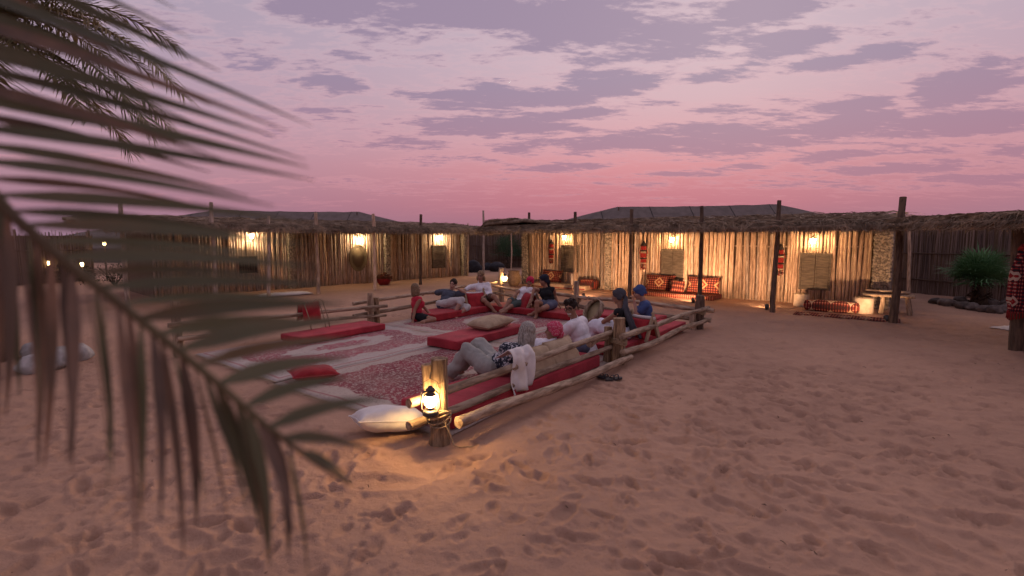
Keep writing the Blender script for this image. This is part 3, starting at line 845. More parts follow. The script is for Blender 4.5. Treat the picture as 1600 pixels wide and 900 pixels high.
rail(AB(-.1, LEN_B - .1), AB(LEN_A * .5 + .35, LEN_B - .1), .50, .36, .040, 23); rail(AB(0, LEN_B - .1), AB(LEN_A * .5 + .3, LEN_B - .1), .28, .16, .035, 24)
# rope wound round the lantern post
mb = MB()
for k in range(5):
    pts = []
    for i in range(25):
        a = 2 * PI * i / 24
        pts.append(P1 + Vector((math.cos(a) * .098 - .0, .10 + math.sin(a) * .098, .20 + .022 * k + .035 * math.sin(a + k * .9))))
    mb.tube(pts, .0085, 5, caps=False)
mb.tube([P1 + Vector((.06, -.01, .22)), P1 + Vector((.10, .0, .12)), P1 + Vector((.14, -.02, .02)), P1 + Vector((.19, -.04, .012)), P1 + Vector((.30, -.02, .012))], .007, 5)
mb.build('rope_lashing', M_ROPE, fence)
for (p, z) in ((P2, .30), (AB(LEN_A, 0), .30), (PMID, .35), (PL, .3)):
    mb = MB()
    for k in range(4): mb.tube([p + Vector((math.cos(a) * .115, math.sin(a) * .115, z + .02 * k + .02 * math.sin(a * 2))) for a in [2 * PI * i / 18 for i in range(19)]], .008, 5, caps=False)
    mb.build('rope_lashing', M_ROPE, fence)

# ------------------------------------------------------------------ rugs
def rug_material(name, w, h, red, dark, cream, med, seed):
    m = bpy.data.materials.new(name); m.use_nodes = True; t = NT(m.node_tree)
    out = t.n('ShaderNodeOutputMaterial'); p = t.n('ShaderNodeBsdfPrincipled'); t.l(p.outputs[0], out.inputs[0])
    tc = t.n('ShaderNodeTexCoord').outputs['Object']
    sp = t.n('ShaderNodeSeparateXYZ'); t.l(tc, sp.inputs[0]); x, y = sp.outputs[0], sp.outputs[1]
    ax, ay = t.m('ABSOLUTE', x), t.m('ABSOLUTE', y)
    ex, ey = t.m('SUBTRACT', w / 2, ax), t.m('SUBTRACT', h / 2, ay)
    dmin = t.m('MINIMUM', ex, ey)
    nz = t.noise(tc, 2.6, 3, .5)
    scal = t.m('MULTIPLY', t.m('ADD', t.m('SINE', t.m('MULTIPLY', x, 8.3)), t.m('SINE', t.m('MULTIPLY', y, 8.3))), .045)
    d = t.m('ADD', t.m('ADD', dmin, scal), t.m('ADD', t.m('MULTIPLY', t.m('SUBTRACT', nz, .5), .30), t.m('MULTIPLY', t.m('SUBTRACT', t.noise(tc, 14, 3, .6), .5), .16)))
    # corner pieces
    cor = t.m('ADD', t.m('MULTIPLY', ex, .8), ey)
    d = t.m('MINIMUM', d, t.m('SUBTRACT', cor, .35))
    field = t.ss(d, .33, .36)
    vx, vy = t.m('DIVIDE', x, med[0]), t.m('DIVIDE', y, med[1])
    ang = t.m('ARCTAN2', vy, vx)
    rr = t.m('SQRT', t.m('ADD', t.m('MULTIPLY', vx, vx), t.m('MULTIPLY', vy, vy)))
    rr = t.m('ADD', rr, t.m('MULTIPLY', t.m('SINE', t.m('MULTIPLY', ang, 12)), .06))
    meda = t.m('MULTIPLY', t.ss(rr, 1.06, 1.0), 1.0)
    medb = t.ss(rr, .56, .5)
    # floral filling
    v1 = t.vor(tc, 17.0); v2 = t.vor(tc, 31.0); n3 = t.noise(tc, 26, 3, .6, 1.5)
    fl = t.m('MAXIMUM', t.ss(v1, .36, .26), t.ss(n3, .53, .60))
    redc = t.mix(t.ss(t.noise(tc, 1.3, 3), .4, .65), red, dark)
    redf = t.mix(t.m('MULTIPLY', fl, .80), redc, cream)
    redf = t.mix(t.m('MULTIPLY', t.ss(v2, .24, .16), .55), redf, tuple(c * .35 for c in dark))
    creamf = t.mix(t.m('MULTIPLY', t.m('MAXIMUM', t.ss(v1, .26, .18), t.ss(n3, .58, .63)), .38), cream, tuple(a * .5 + b * .5 for a, b in zip(dark, (.16, .13, .12))))
    stripe = t.m('MULTIPLY', t.ss(t.m('ABSOLUTE', t.m('SUBTRACT', dmin, .10)), .022, .014), .6)
    creamf = t.mix(stripe, creamf, red)
    col = t.mix(field, creamf, redf)
    col = t.mix(meda, col, creamf); col = t.mix(medb, col, redf)
    worn = t.noise(tc, .9, 4, .6)
    col = t.mix(t.m('MULTIPLY', t.ss(worn, .40, .75), .38), col, (.36, .24, .18))
    t.put(p.inputs['Base Color'], col); p.inputs['Roughness'].default_value = .95; p.inputs['Specular IOR Level'].default_value = .1; p.inputs['Sheen Weight'].default_value = .08
    b = t.n('ShaderNodeBump'); b.inputs['Strength'].default_value = .5; b.inputs['Distance'].default_value = .006
    t.l(t.m('ADD', t.noise(tc, 90, 3), t.m('MULTIPLY', fl, .3)), b.inputs['Height']); t.l(b.outputs[0], p.inputs['Normal'])
    return m
def rug(label, a0, a1, b0, b1, z, seed, red, dark, cream, med, turn=0.0):
    w, h = a1 - a0, b1 - b0; n, k = 48, 40; mb = MB()
    for j in range(k + 1):
        for i in range(n + 1):
            u, v = (i / n - .5) * w, (j / k - .5) * h
            ez = .012 * mnoise.noise(Vector((u * 1.6, v * 1.6, seed))) + .008 * mnoise.noise(Vector((u * 5, v * 5, seed)))
            rim = min(i, n - i, j, k - j)
            uu = u + .03 * mnoise.noise(Vector((v * 1.3, seed, 2))) ; vv = v + .03 * mnoise.noise(Vector((u * 1.3, seed, 7)))
            mb.v.append((uu, vv, max(.0, ez + .006) if rim else -.004))
    for j in range(k):
        for i in range(n):
            q = j * (n + 1) + i; mb.f.append((q, q + 1, q + n + 2, q + n + 1)); mb.mi.append(0)
    t = mb.build('rug', rug_material('rug_weave_%d' % seed, w, h, red, dark, cream, med, seed))
    t.location = AB((a0 + a1) / 2, (b0 + b1) / 2, z); t.rotation_euler = (0, 0, ANG_A + turn)
    sol = t.modifiers.new('thickness', 'SOLIDIFY'); sol.thickness = .008; sol.offset = -1
    tag(t, label, 'rug', 'rugs laid edge to edge in the court')
    fr = MB(); r = random.Random(seed)
    for sx in (-1, 1):
        y = -h / 2
        while y < h / 2:
            p = Vector((sx * w / 2 + .03 * mnoise.noise(Vector((y * 1.3, seed, 2))), y, .0)); q = p + Vector((sx * r.uniform(.05, .09), r.uniform(-.02, .02), -.002)); kx = .005
            fr.add([p + Vector((0, -kx, 0)), p + Vector((0, kx, 0)), q + Vector((0, kx * .5, 0)), q + Vector((0, -kx * .5, 0))], [(0, 1, 2, 3)]); y += .018
    f = fr.build('fringe', M_BURLAP, t, smooth=False); f['kind'] = 'stuff'
    return t
RED1, DRK1 = (.29, .040, .062), (.18, .024, .040); CRM = (.42, .35, .29)
RED2, DRK2 = (.32, .06, .085), (.21, .035, .055)
rug('dark red rug with cream border nearest the lantern post', .15, 3.85, .12, 3.02, .010, 1, (.24, .024, .042), (.15, .015, .028), CRM, (.42, .26), .015)
rug('faded red rug with large cream medallion beside the open rail', .20, 3.75, 2.98, 5.46, .016, 2, RED2, DRK2, (.45, .39, .34), (.95, .38), -.02)
rug('red rug with pale oval medallion in front of the reclining group', 3.65, 7.15, 2.2, 5.45, .022, 3, RED1, DRK1, CRM, (.62, .55), .03)
rug('red rug with grey border beside the drum and back mattress', 3.75, 7.1, .3, 2.6, .016, 4, RED1, DRK1, (.36, .32, .28), (.6, .4), -.01)

# ------------------------------------------------------------------ mattresses and cushions
def mattress(label, ca, cb, la, lb, z=.0, turn=0.0, h=.15, seed=0, mat=M_RED):
    t = thing('mattress', label, 'mattress', AB(ca, cb, z), ANG_A + turn, 'red floor mattresses')
    soft_box('cover', (la, lb, h), mat, t, .03, 3, .014, 6, loc=(0, 0, h / 2), seed=seed)
    mb = MB()
    for zz in (.022, h - .02):
        x, y = la / 2 - .004, lb / 2 - .004
        mb.tube([(-x + .02, -y, zz), (x - .02, -y, zz), (x, -y + .02, zz), (x, y - .02, zz), (x - .02, y, zz), (-x + .02, y, zz), (-x, y - .02, zz), (-x, -y + .02, zz), (-x + .02, -y, zz)], .006, 5, caps=False)
    mb.build('piping', M_REDV, t)
    return t
mattress('red mattress under the beige pillow in the middle of the rugs', 3.72, 2.72, 1.95, .66, .03, .03, seed=1)
mattress('long red mattress along the log rail under the grey-haired woman', 1.78, .48, 2.95, .72, .02, seed=2, h=.17)
mattress('red mattress along the rail under the person with white trousers', 5.35, .50, 2.9, .78, .02, seed=3, h=.17)
mattress('red mattress along the open rail under the hanging saddle cushion', 2.42, 5.05, 1.75, .66, .03, seed=4, h=.12)
mattress('red mattress under the woman in the grey shirt', 5.6, 5.0, 2.2, .72, .03, seed=5, h=.15, mat=M_REDV)
mattress('red mattress by the far lantern post corner', 6.75, 4.1, .72, 1.7, .035, seed=6, h=.14, mat=M_REDV)
mattress('red mattress under the woman in the black vest', 6.72, 2.75, .75, 1.0, .03, seed=7, h=.14, mat=M_REDV)
mattress('bright red mattress standing behind the drum', 6.72, 1.35, .75, 1.5, .03, seed=8, h=.2)
def rz_facing(v): return math.atan2(v.y, v.x)
pl = pillow('pillow', 'plump beige pillow lying on the middle red mattress', AB(4.05, 2.72, .275), (.03, -.04, ANG_A + .05), .85, .50, .23, M_BURLAP, 1, 'pillows', M_TAN)
pw = G(607, 660, .10); pillow('pillow', 'big white pillow on the sand beside the lantern post', pw + Vector((0, .05, .02)), (-.20, .14, .45), .66, .50, .24, M_WHITE, 2, 'pillows', M_WHITE)
pr = G(490, 588, .06); pillow('cushion', 'flat red cushion lying at the near end of the rugs', pr + Vector((0, 0, .05)), (0, .05, ANG_A - .35), .55, .42, .16, M_REDV, 3, 'pillows', M_RED, cat='cushion')
q0 = G(805, 578, .36); pillow('pillow', 'beige sack pillow behind the grey-haired woman under the white cloth', G(842, 566, .30), (1.0, .04, ANG_A), .62, .42, .18, M_BURLAP, 4, 'pillows', M_TAN)
pillow('pillow', 'beige sack pillow behind the person in the pink headscarf on the rail', G(880, 552, .31), (1.0, 0, ANG_A + .02), .66, .42, .18, M_BURLAP, 5, 'pillows', M_TAN)

def camel_saddle(label, loc, rz, s=1.0, red=M_REDV):
    """backrest of a camel saddle: two tan wooden A-frames carrying a red cushion"""
    t = thing('camel_saddle', label, 'saddle', loc, rz, 'camel saddle backrests')
    for x in (-.24 * s, .24 * s):
        mb = MB()
        mb.box((0, -.12 * s, .21 * s), (.035, .06, .50 * s), Matrix.Rotation(-.42, 3, 'X')); mb.build('frame_leg', M_TAN, t, smooth=False, loc=(x, 0, 0))
        mb = MB(); mb.box((.0, .12 * s, .21 * s), (.030, .06, .50 * s), Matrix.Rotation(.42, 3, 'X')); mb.build('frame_leg', M_TAN, t, smooth=False, loc=(x, 0, 0))
        mb = MB(); mb.lathe([(.018, 0), (.03, .02), (.022, .05), (.034, .075), (.02, .1), (.004, .11)], (0, 0, .42 * s), 8); mb.build('finial', M_TAN, t, loc=(x, 0, 0))
    mb = MB(); mb.tube(wobbly((-.27 * s, 0, .42 * s), (.27 * s, 0, .42 * s), 7, .01, 3), .028, 8); mb.build('top_bar', M_WHITE, t)
    c = link('seat_cushion', pillow_mesh('seat_cushion', .46 * s, .44 * s, .16 * s, red, 4), t); c.location = (0, -.12 * s, .23 * s); c.rotation_euler = (1.15, 0, 0)
    c = link('back_cushion', pillow_mesh('back_cushion', .46 * s, .42 * s, .13 * s, red, 5), t); c.location = (0, .13 * s, .21 * s); c.rotation_euler = (-1.1, 0, 0)
    return t
camel_saddle('red camel saddle backrest between the grey-shirt and white-shirt women', G(741, 486, .03), .5, 1.05)
camel_saddle('dark red camel saddle backrest between the pink and black headscarves', G(829, 488, .03), -1.25, 1.1)
camel_saddle('red saddle backrest with white bar between the two scarved people by the rail', G(1003, 528, .19), 2.3, .82)
# red saddle cushion hanging over the left rail
t = thing('saddle_bag', 'red quilted saddle cushion with straps hung on the open rail', 'saddle bag', AB(2.15, LEN_B - .12, .46), ANG_A)
c = link('cushion', pillow_mesh('cushion', .36, .36, .16, M_REDV, 9), t); c.location = (0, -.10, .0); c.rotation_euler = (1.45, 0, 0)
c = link('cushion', pillow_mesh('cushion', .36, .32, .13, M_REDV, 10), t); c.location = (.02, .12, -.02); c.rotation_euler = (1.7, 0, 0)
for x in (-.15, .14, .22):
    mb = MB(); pts = [(x, .16, -.30), (x, .10, .12), (x + .01, 0, .2), (x, -.12, .17), (x + .02, -.24, -.12), (x + .03, -.27, -.30)]
    mb.tube(pts, .014, 5, flat=.4); mb.build('strap', M_TAN, t)

# white shirt thrown over the rail
def cloth():
    mb = MB(); n, k = 18, 34
    for j in range(k + 1):
        for i in range(n + 1):
            u, f = i / n - .5, j / k                      # u along the rail, f from the inside end over the rail to the outside end
            w = .34 + .06 * f; s_ = f * 1.0
            if s_ < .42: y = .20 - s_ * .42; z = .50 + s_ * .28
            elif s_ < .60: a = (s_ - .42) / .18 * PI; y = .02 - .065 * math.sin(a * .5) * 1.2; z = .615 - .045 * (1 - math.cos(a)) * .8
            else: y = -.066 - .04 * (s_ - .6); z = .543 - (s_ - .6) * .92
            crest = min(1, abs(s_ - .5) * 5); fold = .030 * crest * math.sin(u * 11 + 3 * math.sin(f * 3) + 2 * mnoise.noise(Vector((f * 3, u * 2, 5)))) * (.35 + .9 * f) + .05 * (1 - min(1, abs(2 * u)) ** 3) * mnoise.noise(Vector((u * 6, f * 7, 2)))
            mb.v.append((u * w + .05 * f * math.sin(f * 5), y - fold * (1 if s_ > .5 else .5) - .02, z + (fold * .6 if s_ < .5 else 0) + .03 * u * (f > .6)))
    for j in range(k):
        for i in range(n):
            q = j * (n + 1) + i; mb.f.append((q, q + 1, q + n + 2, q + n + 1)); mb.mi.append(0)
    o = mb.build('draped_cloth', M_WHITE); o.location = AB(1.42, .20, -.025); o.rotation_euler = (0, 0, ANG_A)
    so = o.modifiers.new('thickness', 'SOLIDIFY'); so.thickness = .008
    tag(o, 'crumpled white shirt thrown over the near log rail', 'cloth')
cloth()

# frame drum standing on edge
dp = G(927, 502, .19)
t = thing('frame_drum', 'round pale frame drum tilted up on the red mattress', 'drum', dp + Vector((0, 0, .215)), 0)
rot = Vector((-.76, -.36, .53)).to_track_quat('Z', 'Y').to_matrix()
R_ = .235; prof = [(R_, -.055), (R_, .055), (R_ - .014, .055), (R_ - .014, -.055), (R_, -.055)]
MB().lathe(prof, (0, 0, 0), 32, rot).build('rim', M_LOG, t)
MB().lathe([(1e-6, -.045), (R_ - .013, -.045), (R_ - .013, -.049), (1e-6, -.049)], (0, 0, 0), 32, rot).build('drum_skin', pm('drum_skin', (.34, .27, .15), (.26, .20, .11), 5, .6, .1), t)

# sandals on the sand outside the fence
def sandal(label, loc, rz, mat, s=1.0):
    t = thing('sandal', label, 'sandal', loc, rz, 'sandals')
    mb = MB(); pts = []
    for i in range(20):
        a = 2 * PI * i / 20; y = math.sin(a) * .135 * s; x = math.cos(a) * (.045 + .008 * math.sin(a)) * s; pts.append((x, y))
    n = len(pts); mb.v = [(x, y, 0) for x, y in pts] + [(x, y, .02 * s) for x, y in pts]
    mb.f = [tuple(range(n - 1, -1, -1)), tuple(range(n, 2 * n))] + [(i, (i + 1) % n, (i + 1) % n + n, i + n) for i in range(n)]; mb.mi = [0] * len(mb.f)
    mb.build('sole', mat, t, smooth=False)
    for yy in (.05, -.02):
        MB().tube([(-.046 * s, yy * s - .01, .015 * s), (-.03 * s, yy * s, .05 * s), (0, yy * s + .01, .062 * s), (.03 * s, yy * s, .05 * s), (.046 * s, yy * s - .01, .015 * s)], .012 * s, 6, flat=.35).build('strap', mat, t)
M_SAN = pm('dark_leather', (.03, .028, .03), (.05, .045, .045), 9, .6, .3); M_SANB = pm('brown_leather', (.16, .085, .045), (.11, .06, .035), 9, .6, .3)
sandal('dark sandal on the sand outside the rail, pointing away', G(945, 591, .01), .9, M_SAN, .98); sandal('dark sandal on the sand outside the rail, turned sideways', G(959, 593, .01), -1.1, M_SAN, .98)
sandal('brown strap sandal lying on the near red mattress', G(736, 597, .20), -.5, M_SANB, .95)

# ------------------------------------------------------------------ hurricane lanterns
M_GLOW = emit('lantern_glow', (1.0, .60, .24), 260.0)
def lantern(label, loc, rz, s=1.0):
    t = thing('hurricane_lantern', label, 'lantern', loc, rz, 'hurricane lanterns'); t.scale = (s, s, s)
    MB().lathe([(.066, 0), (.072, .008), (.072, .034), (.060, .046), (.030, .052), (.026, .060), (.040, .064), (.040, .074), (.030, .078)], (0, 0, 0), 20).build('fuel_tank', M_BLACKMETAL, t)
    MB().lathe([(.030, .078), (.048, .10), (.055, .128), (.050, .158), (.036, .178)], (0, 0, 0), 20).build('glass_globe', M_GLOW, t)
    MB().lathe([(.046, .176), (.050, .182), (.044, .192), (.030, .204), (.032, .222), (.044, .226), (.040, .238), (.022, .252), (.018, .262), (.006, .266)], (0, 0, 0), 20).build('chimney_cap', M_BLACKMETAL, t)
    for sx in (-1, 1):
        MB().tube([(sx * .060, 0, .03), (sx * .080, 0, .06), (sx * .082, 0, .12), (sx * .070, 0, .19), (sx * .050, 0, .215), (sx * .03, 0, .214)], .008, 8).build('side_tube', M_BLACKMETAL, t)
    mb = MB()
    for z in (.105, .15):
        mb.tube([(math.cos(a) * .059, math.sin(a) * .059, z) for a in [2 * PI * i / 20 for i in range(21)]], .0022, 5, caps=False)
    mb.build('wire_guard', M_BLACKMETAL, t)
    MB().tube([(-.078, 0, .15), (-.085, .02, .22), (-.06, .035, .29), (0, .045, .318), (.06, .035, .29), (.085, .02, .22), (.078, 0, .15)], .003, 6).build('bail_handle', M_BLACKMETAL, t)
    return t
lantern('glowing hurricane lantern hung on the near fence post', P1 + Vector((-.05, -.075, .31)), .15, .95)
lantern('small glowing hurricane lantern at the far fence corner', PB + Vector((.10, -.13, .55)), .1, 1.0)
for p, z in ((P1 + Vector((-.055, -.055, 0)), .62), (PB + Vector((.10, -.06, 0)), .88)):
    MB().tube([p + Vector((0, -.0, z)), p + Vector((0, .06, z + .035))], .006, 6).build('nail', M_BLACKMETAL, fence)
# ------------------------------------------------------------------ wall lamps under the eaves
M_BULB = emit('bulb_glow', (1.0, .61, .30), 250.0)
M_BULB_DIM = emit('bulb_glow_dim', (1.0, .71, .42), 480.0)
M_BRASS = pm('dull_brass', (.22, .15, .07), (.12, .08, .04), 12, .5, .2, spec=.5)
def wall_lamp(label, px, py, O, dv, nv, bulb, s=1.0):
    a, z = wall_hit(px, py, O, dv); p = O + dv * a + nv * .27
    t = thing('wall_lamp', label, 'lamp', (p.x, p.y, z), math.atan2(nv.y, nv.x) + PI / 2, 'lamps on the hut walls'); t.scale = (s, s, s)
    MB().lathe([(.045, -.09), (.05, -.075), (.05, -.07)], sides=8).build('lamp_base', M_BRASS, t)
    MB().lathe([(.040, -.07), (.058, .02), (.060, .055)], sides=8).build('glass_shade', bulb, t)
    MB().lathe([(.080, .055), (.085, .062), (.05, .095), (.02, .11), (.008, .13)], sides=8).build('lamp_cap', M_BRASS, t)
    mb = MB(); mb.tube([(0, 0, .125), (0, .05, .15), (0, .22, .12)], .008, 6).box((0, .225, .1), (.06, .015, .12)); mb.build('wall_bracket', M_BRASS, t)
    for k in range(4):
        an = PI / 4 + k * PI / 2
        MB().tube([(math.cos(an) * .045, math.sin(an) * .045, -.075), (math.cos(an) * .066, math.sin(an) * .066, .058)], .004, 4).build('cage_bar', M_BRASS, t)
wall_lamp('wall lamp above the shutters of the first lit hut', 888, 371, R0, RD, RN, M_BULB)
wall_lamp('wall lamp above the shutters and patterned cushions', 1055, 374, R0, RD, RN, M_BULB)
wall_lamp('wall lamp above the shutters between the pale stools', 1273, 376, R0, RD, RN, M_BULB)
wall_lamp('wall lamp above the round woven tray', 558, 374, L0, LD, LN, M_BULB_DIM)
wall_lamp('wall lamp above the dark woven window', 683, 371, L0, LD, LN, M_BULB_DIM)
wall_lamp('wall lamp above the lattice window', 388, 369, L0, LD, LN, M_BULB_DIM)

# small floor spotlights that throw warm light along the porch
def floor_spot(label, p, aim, watt, ang=75, s=1.0):
    d = (Vector(aim) - Vector(p)); rz = math.atan2(d.y, d.x) - PI / 2
    t = thing('floor_spotlight', label, 'spotlight', p, rz, 'floor spotlights on the porch')
    tilt = math.atan2(d.z, math.hypot(d.x, d.y)); rt = Matrix.Rotation(tilt - PI / 2, 3, 'X')
    MB().lathe([(.028, -.06), (.045, -.05), (.05, .05), (.054, .06), (.050, .062), (.046, .045)], (0, 0, .075), 14, rt).build('lamp_housing', M_BLACKMETAL, t)
    MB().lathe([(1e-5, .044), (.044, .044)], (0, 0, .075), 14, rt).build('lens', emit('spot_lens', (1, .6, .25), 8), t)
    mb = MB(); mb.tube([(0, 0, -.05), (0, 0, .03)], .01, 6).box((0, 0, .006), (.1, .06, .012)); mb.build('stake', M_BLACKMETAL, t)
    ld = bpy.data.lights.new('spot_beam', 'SPOT'); ld.energy = watt; ld.color = (1, .57, .31); ld.spot_size = math.radians(ang); ld.spot_blend = .7; ld.shadow_soft_size = .03
    lo = bpy.data.objects.new('spot_beam', ld); COL.objects.link(lo); lo.parent = t; lo.location = Vector((0, 0, .075)) + rt @ Vector((0, 0, .07))
    lo.rotation_euler = (rt @ Matrix.Rotation(PI, 3, 'X')).to_euler()
def at_wall(px, py, O=R0, dv=RD):
    a, z = wall_hit(px, py, O, dv); p = O + dv * a; return Vector((p.x, p.y, z))
floor_spot('floor spotlight behind the stout corner post by the stools', G(1386, 503), at_wall(1300, 370), 170, 100)
floor_spot('floor spotlight behind the slim post by the patterned cushions', G(1083, 473), at_wall(1058, 385), 380, 125)
floor_spot('floor spotlight behind the slim post by the first lit hut', G(912, 466), at_wall(902, 385), 330, 120)
floor_spot('floor spotlight beside the slim post near the tasselled hanging', G(1198, 484), at_wall(1185, 395), 220, 120)

# ------------------------------------------------------------------ woven hangings on the walls
M_KRED = pm('kilim_red', (.26, .022, .020), (.17, .016, .014), 20, .95, .4, 90); M_KBLK = pm('kilim_black', (.018, .014, .014), (.03, .02, .02), 20, .95, .4, 90); M_KCRM = pm('kilim_cream', (.42, .31, .20), (.32, .23, .15), 20, .95, .4, 90)
def hanging(label, px, py, O, dv, nv, seed, s=1.0, off=.1):
    a, z = wall_hit(px, py, O, dv); p = O + dv * a + nv * off; r = random.Random(seed)
    t = thing('wall_hanging', label, 'wall hanging', (p.x, p.y, z), math.atan2(dv.y, dv.x), 'tasselled wall hangings'); t.scale = (s, s, s)
    MB().tube([(0, .02, .2), (0, .02, .02)], .006, 5).build('cord', M_ROPE, t)
    MB().lathe([(.11, -.13), (.10, -.11), (.03, .02), (.008, .04)], sides=10).build('top_cone', M_KBLK, t)
    z0 = -.13
    for k, (hh, w, m) in enumerate(((.13, .17, M_KRED), (.05, .21, M_KBLK), (.05, .20, M_KCRM), (.15, .20, M_KRED), (.05, .23, M_KBLK), (.12, .20, M_KRED), (.04, .21, M_KCRM))):
        soft_box('woven_band', (w, .05, hh - .006), m, t, .012, 2, .004, loc=(0, 0, z0 - hh / 2), seed=seed + k); z0 -= hh
    for k in range(5):
        x = -.085 + k * .0425; L = r.uniform(.13, .2)
        mb = MB(); mb.ell((x, 0, z0 - .02), (.018, .018, .02), None, 7, 5)
        mb.tube([(x, 0, z0 - .03), (x + r.uniform(-.01, .01), 0, z0 - L)], [.008, .018], 6); mb.build('tassel', (M_KRED, M_KBLK)[k % 2], t)
    for sx in (-1, 1):
        mb = MB(); mb.tube([(sx * .10, 0, -.2), (sx * .135, 0, -.38)], [.006, .016], 6); mb.build('tassel', M_KRED, t)
hanging('red and black tasselled hanging on the first lit hut', 864, 376, R0, RD, RN, 1, .95)
hanging('red tasselled hanging beside the shutters of the cushion hut', 1008, 378, R0, RD, RN, 2, 1.0)
hanging('red tasselled hanging half hidden behind the slim post', 1221, 383, R0, RD, RN, 3, .95)
# round woven tray
a, z = wall_hit(558, 403, L0, LD); p = L0 + LD * a + LN * .09
t = thing('woven_tray', 'round woven palm tray hung on the pole wall', 'tray', (p.x, p.y, z), math.atan2(LN.y, LN.x) + PI / 2)
rot = Matrix.Rotation(PI / 2, 3, 'X'); M_TRAY = pm('woven_palm', (.24, .185, .105), (.15, .115, .07), 30, .9, .6, 60)
tm = MB()
for k in range(14):
    rr = .03 + k * .0245; tm.tube([rot @ Vector((math.cos(a_) * rr, math.sin(a_) * rr * 1.35, -.03 + .0022 * k)) for a_ in [2 * PI * i / 32 for i in range(33)]], .0145, 6, caps=False)
tm.build('coil', M_TRAY, t); MB().lathe([(1e-5, .01), (.36, .0)], (0, 0, 0), 32, rot @ Matrix.Diagonal((1, 1.35, 1))).build('backing', M_TRAY, t)
MB().tube([rot @ Vector((math.cos(a_) * .372, math.sin(a_) * .372 * 1.35, 0)) for a_ in [2 * PI * i / 32 for i in range(33)]], .02, 7, caps=False).build('rim', M_TRAY, t)

# ------------------------------------------------------------------ patterned cushions by the cushion hut
def kilim(name, sx, sy, seed, a=(.20, .03, .02), b=(.40, .25, .13), c=(.045, .02, .02), big=True):
    m = bpy.data.materials.new(name); m.use_nodes = True; t = NT(m.node_tree)
    out = t.n('ShaderNodeOutputMaterial'); p = t.n('ShaderNodeBsdfPrincipled'); t.l(p.outputs[0], out.inputs[0])
    sp = t.n('ShaderNodeSeparateXYZ'); tc = t.n('ShaderNodeTexCoord').outputs['Object']; t.l(tc, sp.inputs[0])
    x, y = t.m('DIVIDE', sp.outputs[0], sx), t.m('DIVIDE', sp.outputs[1], sy)
    def dia(fx, fy):
        u = t.m('ABSOLUTE', t.m('SUBTRACT', t.m('FRACT', t.m('MULTIPLY_ADD', x, fx, .5)), .5)); v = t.m('ABSOLUTE', t.m('SUBTRACT', t.m('FRACT', t.m('MULTIPLY_ADD', y, fy, .5)), .5))
        return t.m('ADD', u, v)
    d1, d2 = dia(2.0, 1.0), dia(14.0, 7.0)
    col = t.mix(t.ss(d2, .5, .52), a, c); col = t.mix(t.m('MULTIPLY', t.ss(d2, .22, .18), .8), col, b)
    if big:
        col = t.mix(t.ss(d1, .34, .33), col, b); col = t.mix(t.ss(d1, .22, .21), col, a); col = t.mix(t.ss(d1, .10, .09), col, b)
    t.put(p.inputs['Base Color'], col); p.inputs['Roughness'].default_value = .95; p.inputs['Specular IOR Level'].default_value = .1
    bp = t.n('ShaderNodeBump'); bp.inputs['Strength'].default_value = .4; bp.inputs['Distance'].default_value = .004; t.l(t.noise(tc, 120, 3), bp.inputs['Height']); t.l(bp.outputs[0], p.inputs['Normal'])
    return m
K1 = kilim('kilim_diamond', 1.0, .5, 1); K2 = kilim('kilim_small', .9, .9, 2, b=(.45, .31, .18), big=False); K3 = kilim('kilim_pale', .8, .4, 3, a=(.22, .04, .03), b=(.50, .38, .25))
def on_ground_by_wall(px, py, off, O=R0, dv=RD, nv=RN):
    a, _ = wall_hit(px, 440, O, dv); p = O + dv * a + nv * off; return Vector((p.x, p.y, 0))
RZ_R = math.atan2(RD.y, RD.x); RZ_L = math.atan2(LD.y, LD.x)
def back_cushion(label, px, off, w, h, t_, mat, z=.12, lean=1.32, seed=0):
    p = on_ground_by_wall(px, 0, off); pillow('cushion', label, (p.x, p.y, z + h / 2 * math.sin(lean)), (lean, 0, RZ_R), w, h, t_, mat, seed, 'patterned cushions by the hut walls', None, cat='cushion')
p = on_ground_by_wall(1068, 0, .62)
t = thing('floor_mattress', 'patterned red floor mattress under the diamond cushions', 'mattress', p, RZ_R); soft_box('cover', (2.5, .8, .13), K2, t, .03, 3, .006, 3, loc=(0, 0, .065)); 
MB().tube([(-1.24, -.39, .11), (1.24, -.39, .11)], .012, 6).build('piping', M_KBLK, t)
back_cushion('diamond patterned back cushion below the shutters, near the tasselled hanging', 1036, .24, 1.0, .50, .17, K1, .13, seed=1)
back_cushion('diamond patterned back cushion half behind the slim post', 1103, .24, 1.0, .50, .17, K1, .13, seed=2)
p = on_ground_by_wall(1068, 0, .48); pillow('cushion', 'small square patterned cushion between the two diamond cushions', (p.x, p.y, .30), (1.2, .1, RZ_R + .3), .42, .40, .2, K2, 3, 'patterned cushions by the hut walls', cat='cushion')
# bolsters and pale mattress by the first lit hut
p = on_ground_by_wall(893, 0, .62)
t = thing('floor_mattress', 'pale floor mattress by the first lit hut', 'mattress', p, RZ_R); soft_box('cover', (2.3, .7, .16), pm('ticking', (.42, .30, .20), (.32, .21, .14), 5, .95, .3, 60), t, .035, 3, .01, 3, loc=(0, 0, .08))
soft_box('border', (2.28, .02, .03), M_KRED, t, .006, 1, loc=(0, -.35, .05))
def bolster(label, loc, rz, L, r, mat, seed):
    t = thing('bolster', label, 'cushion', loc, rz, 'patterned cushions by the hut walls')
    rot = Matrix.Rotation(PI / 2, 3, 'Y')
    MB().lathe([(r * .7, -L / 2), (r * .94, -L / 2 + .03), (r, -L / 4), (r * 1.03, 0), (r, L / 4), (r * .94, L / 2 - .03), (r * .7, L / 2)], (0, 0, r), 18, rot).build('cover', mat, t)
    for s_ in (-1, 1): MB().lathe([(r * .98, -.012), (r * .98, .012)], (s_ * (L / 2 - .05), 0, r), 18, rot).build('cord_band', M_KBLK, t)
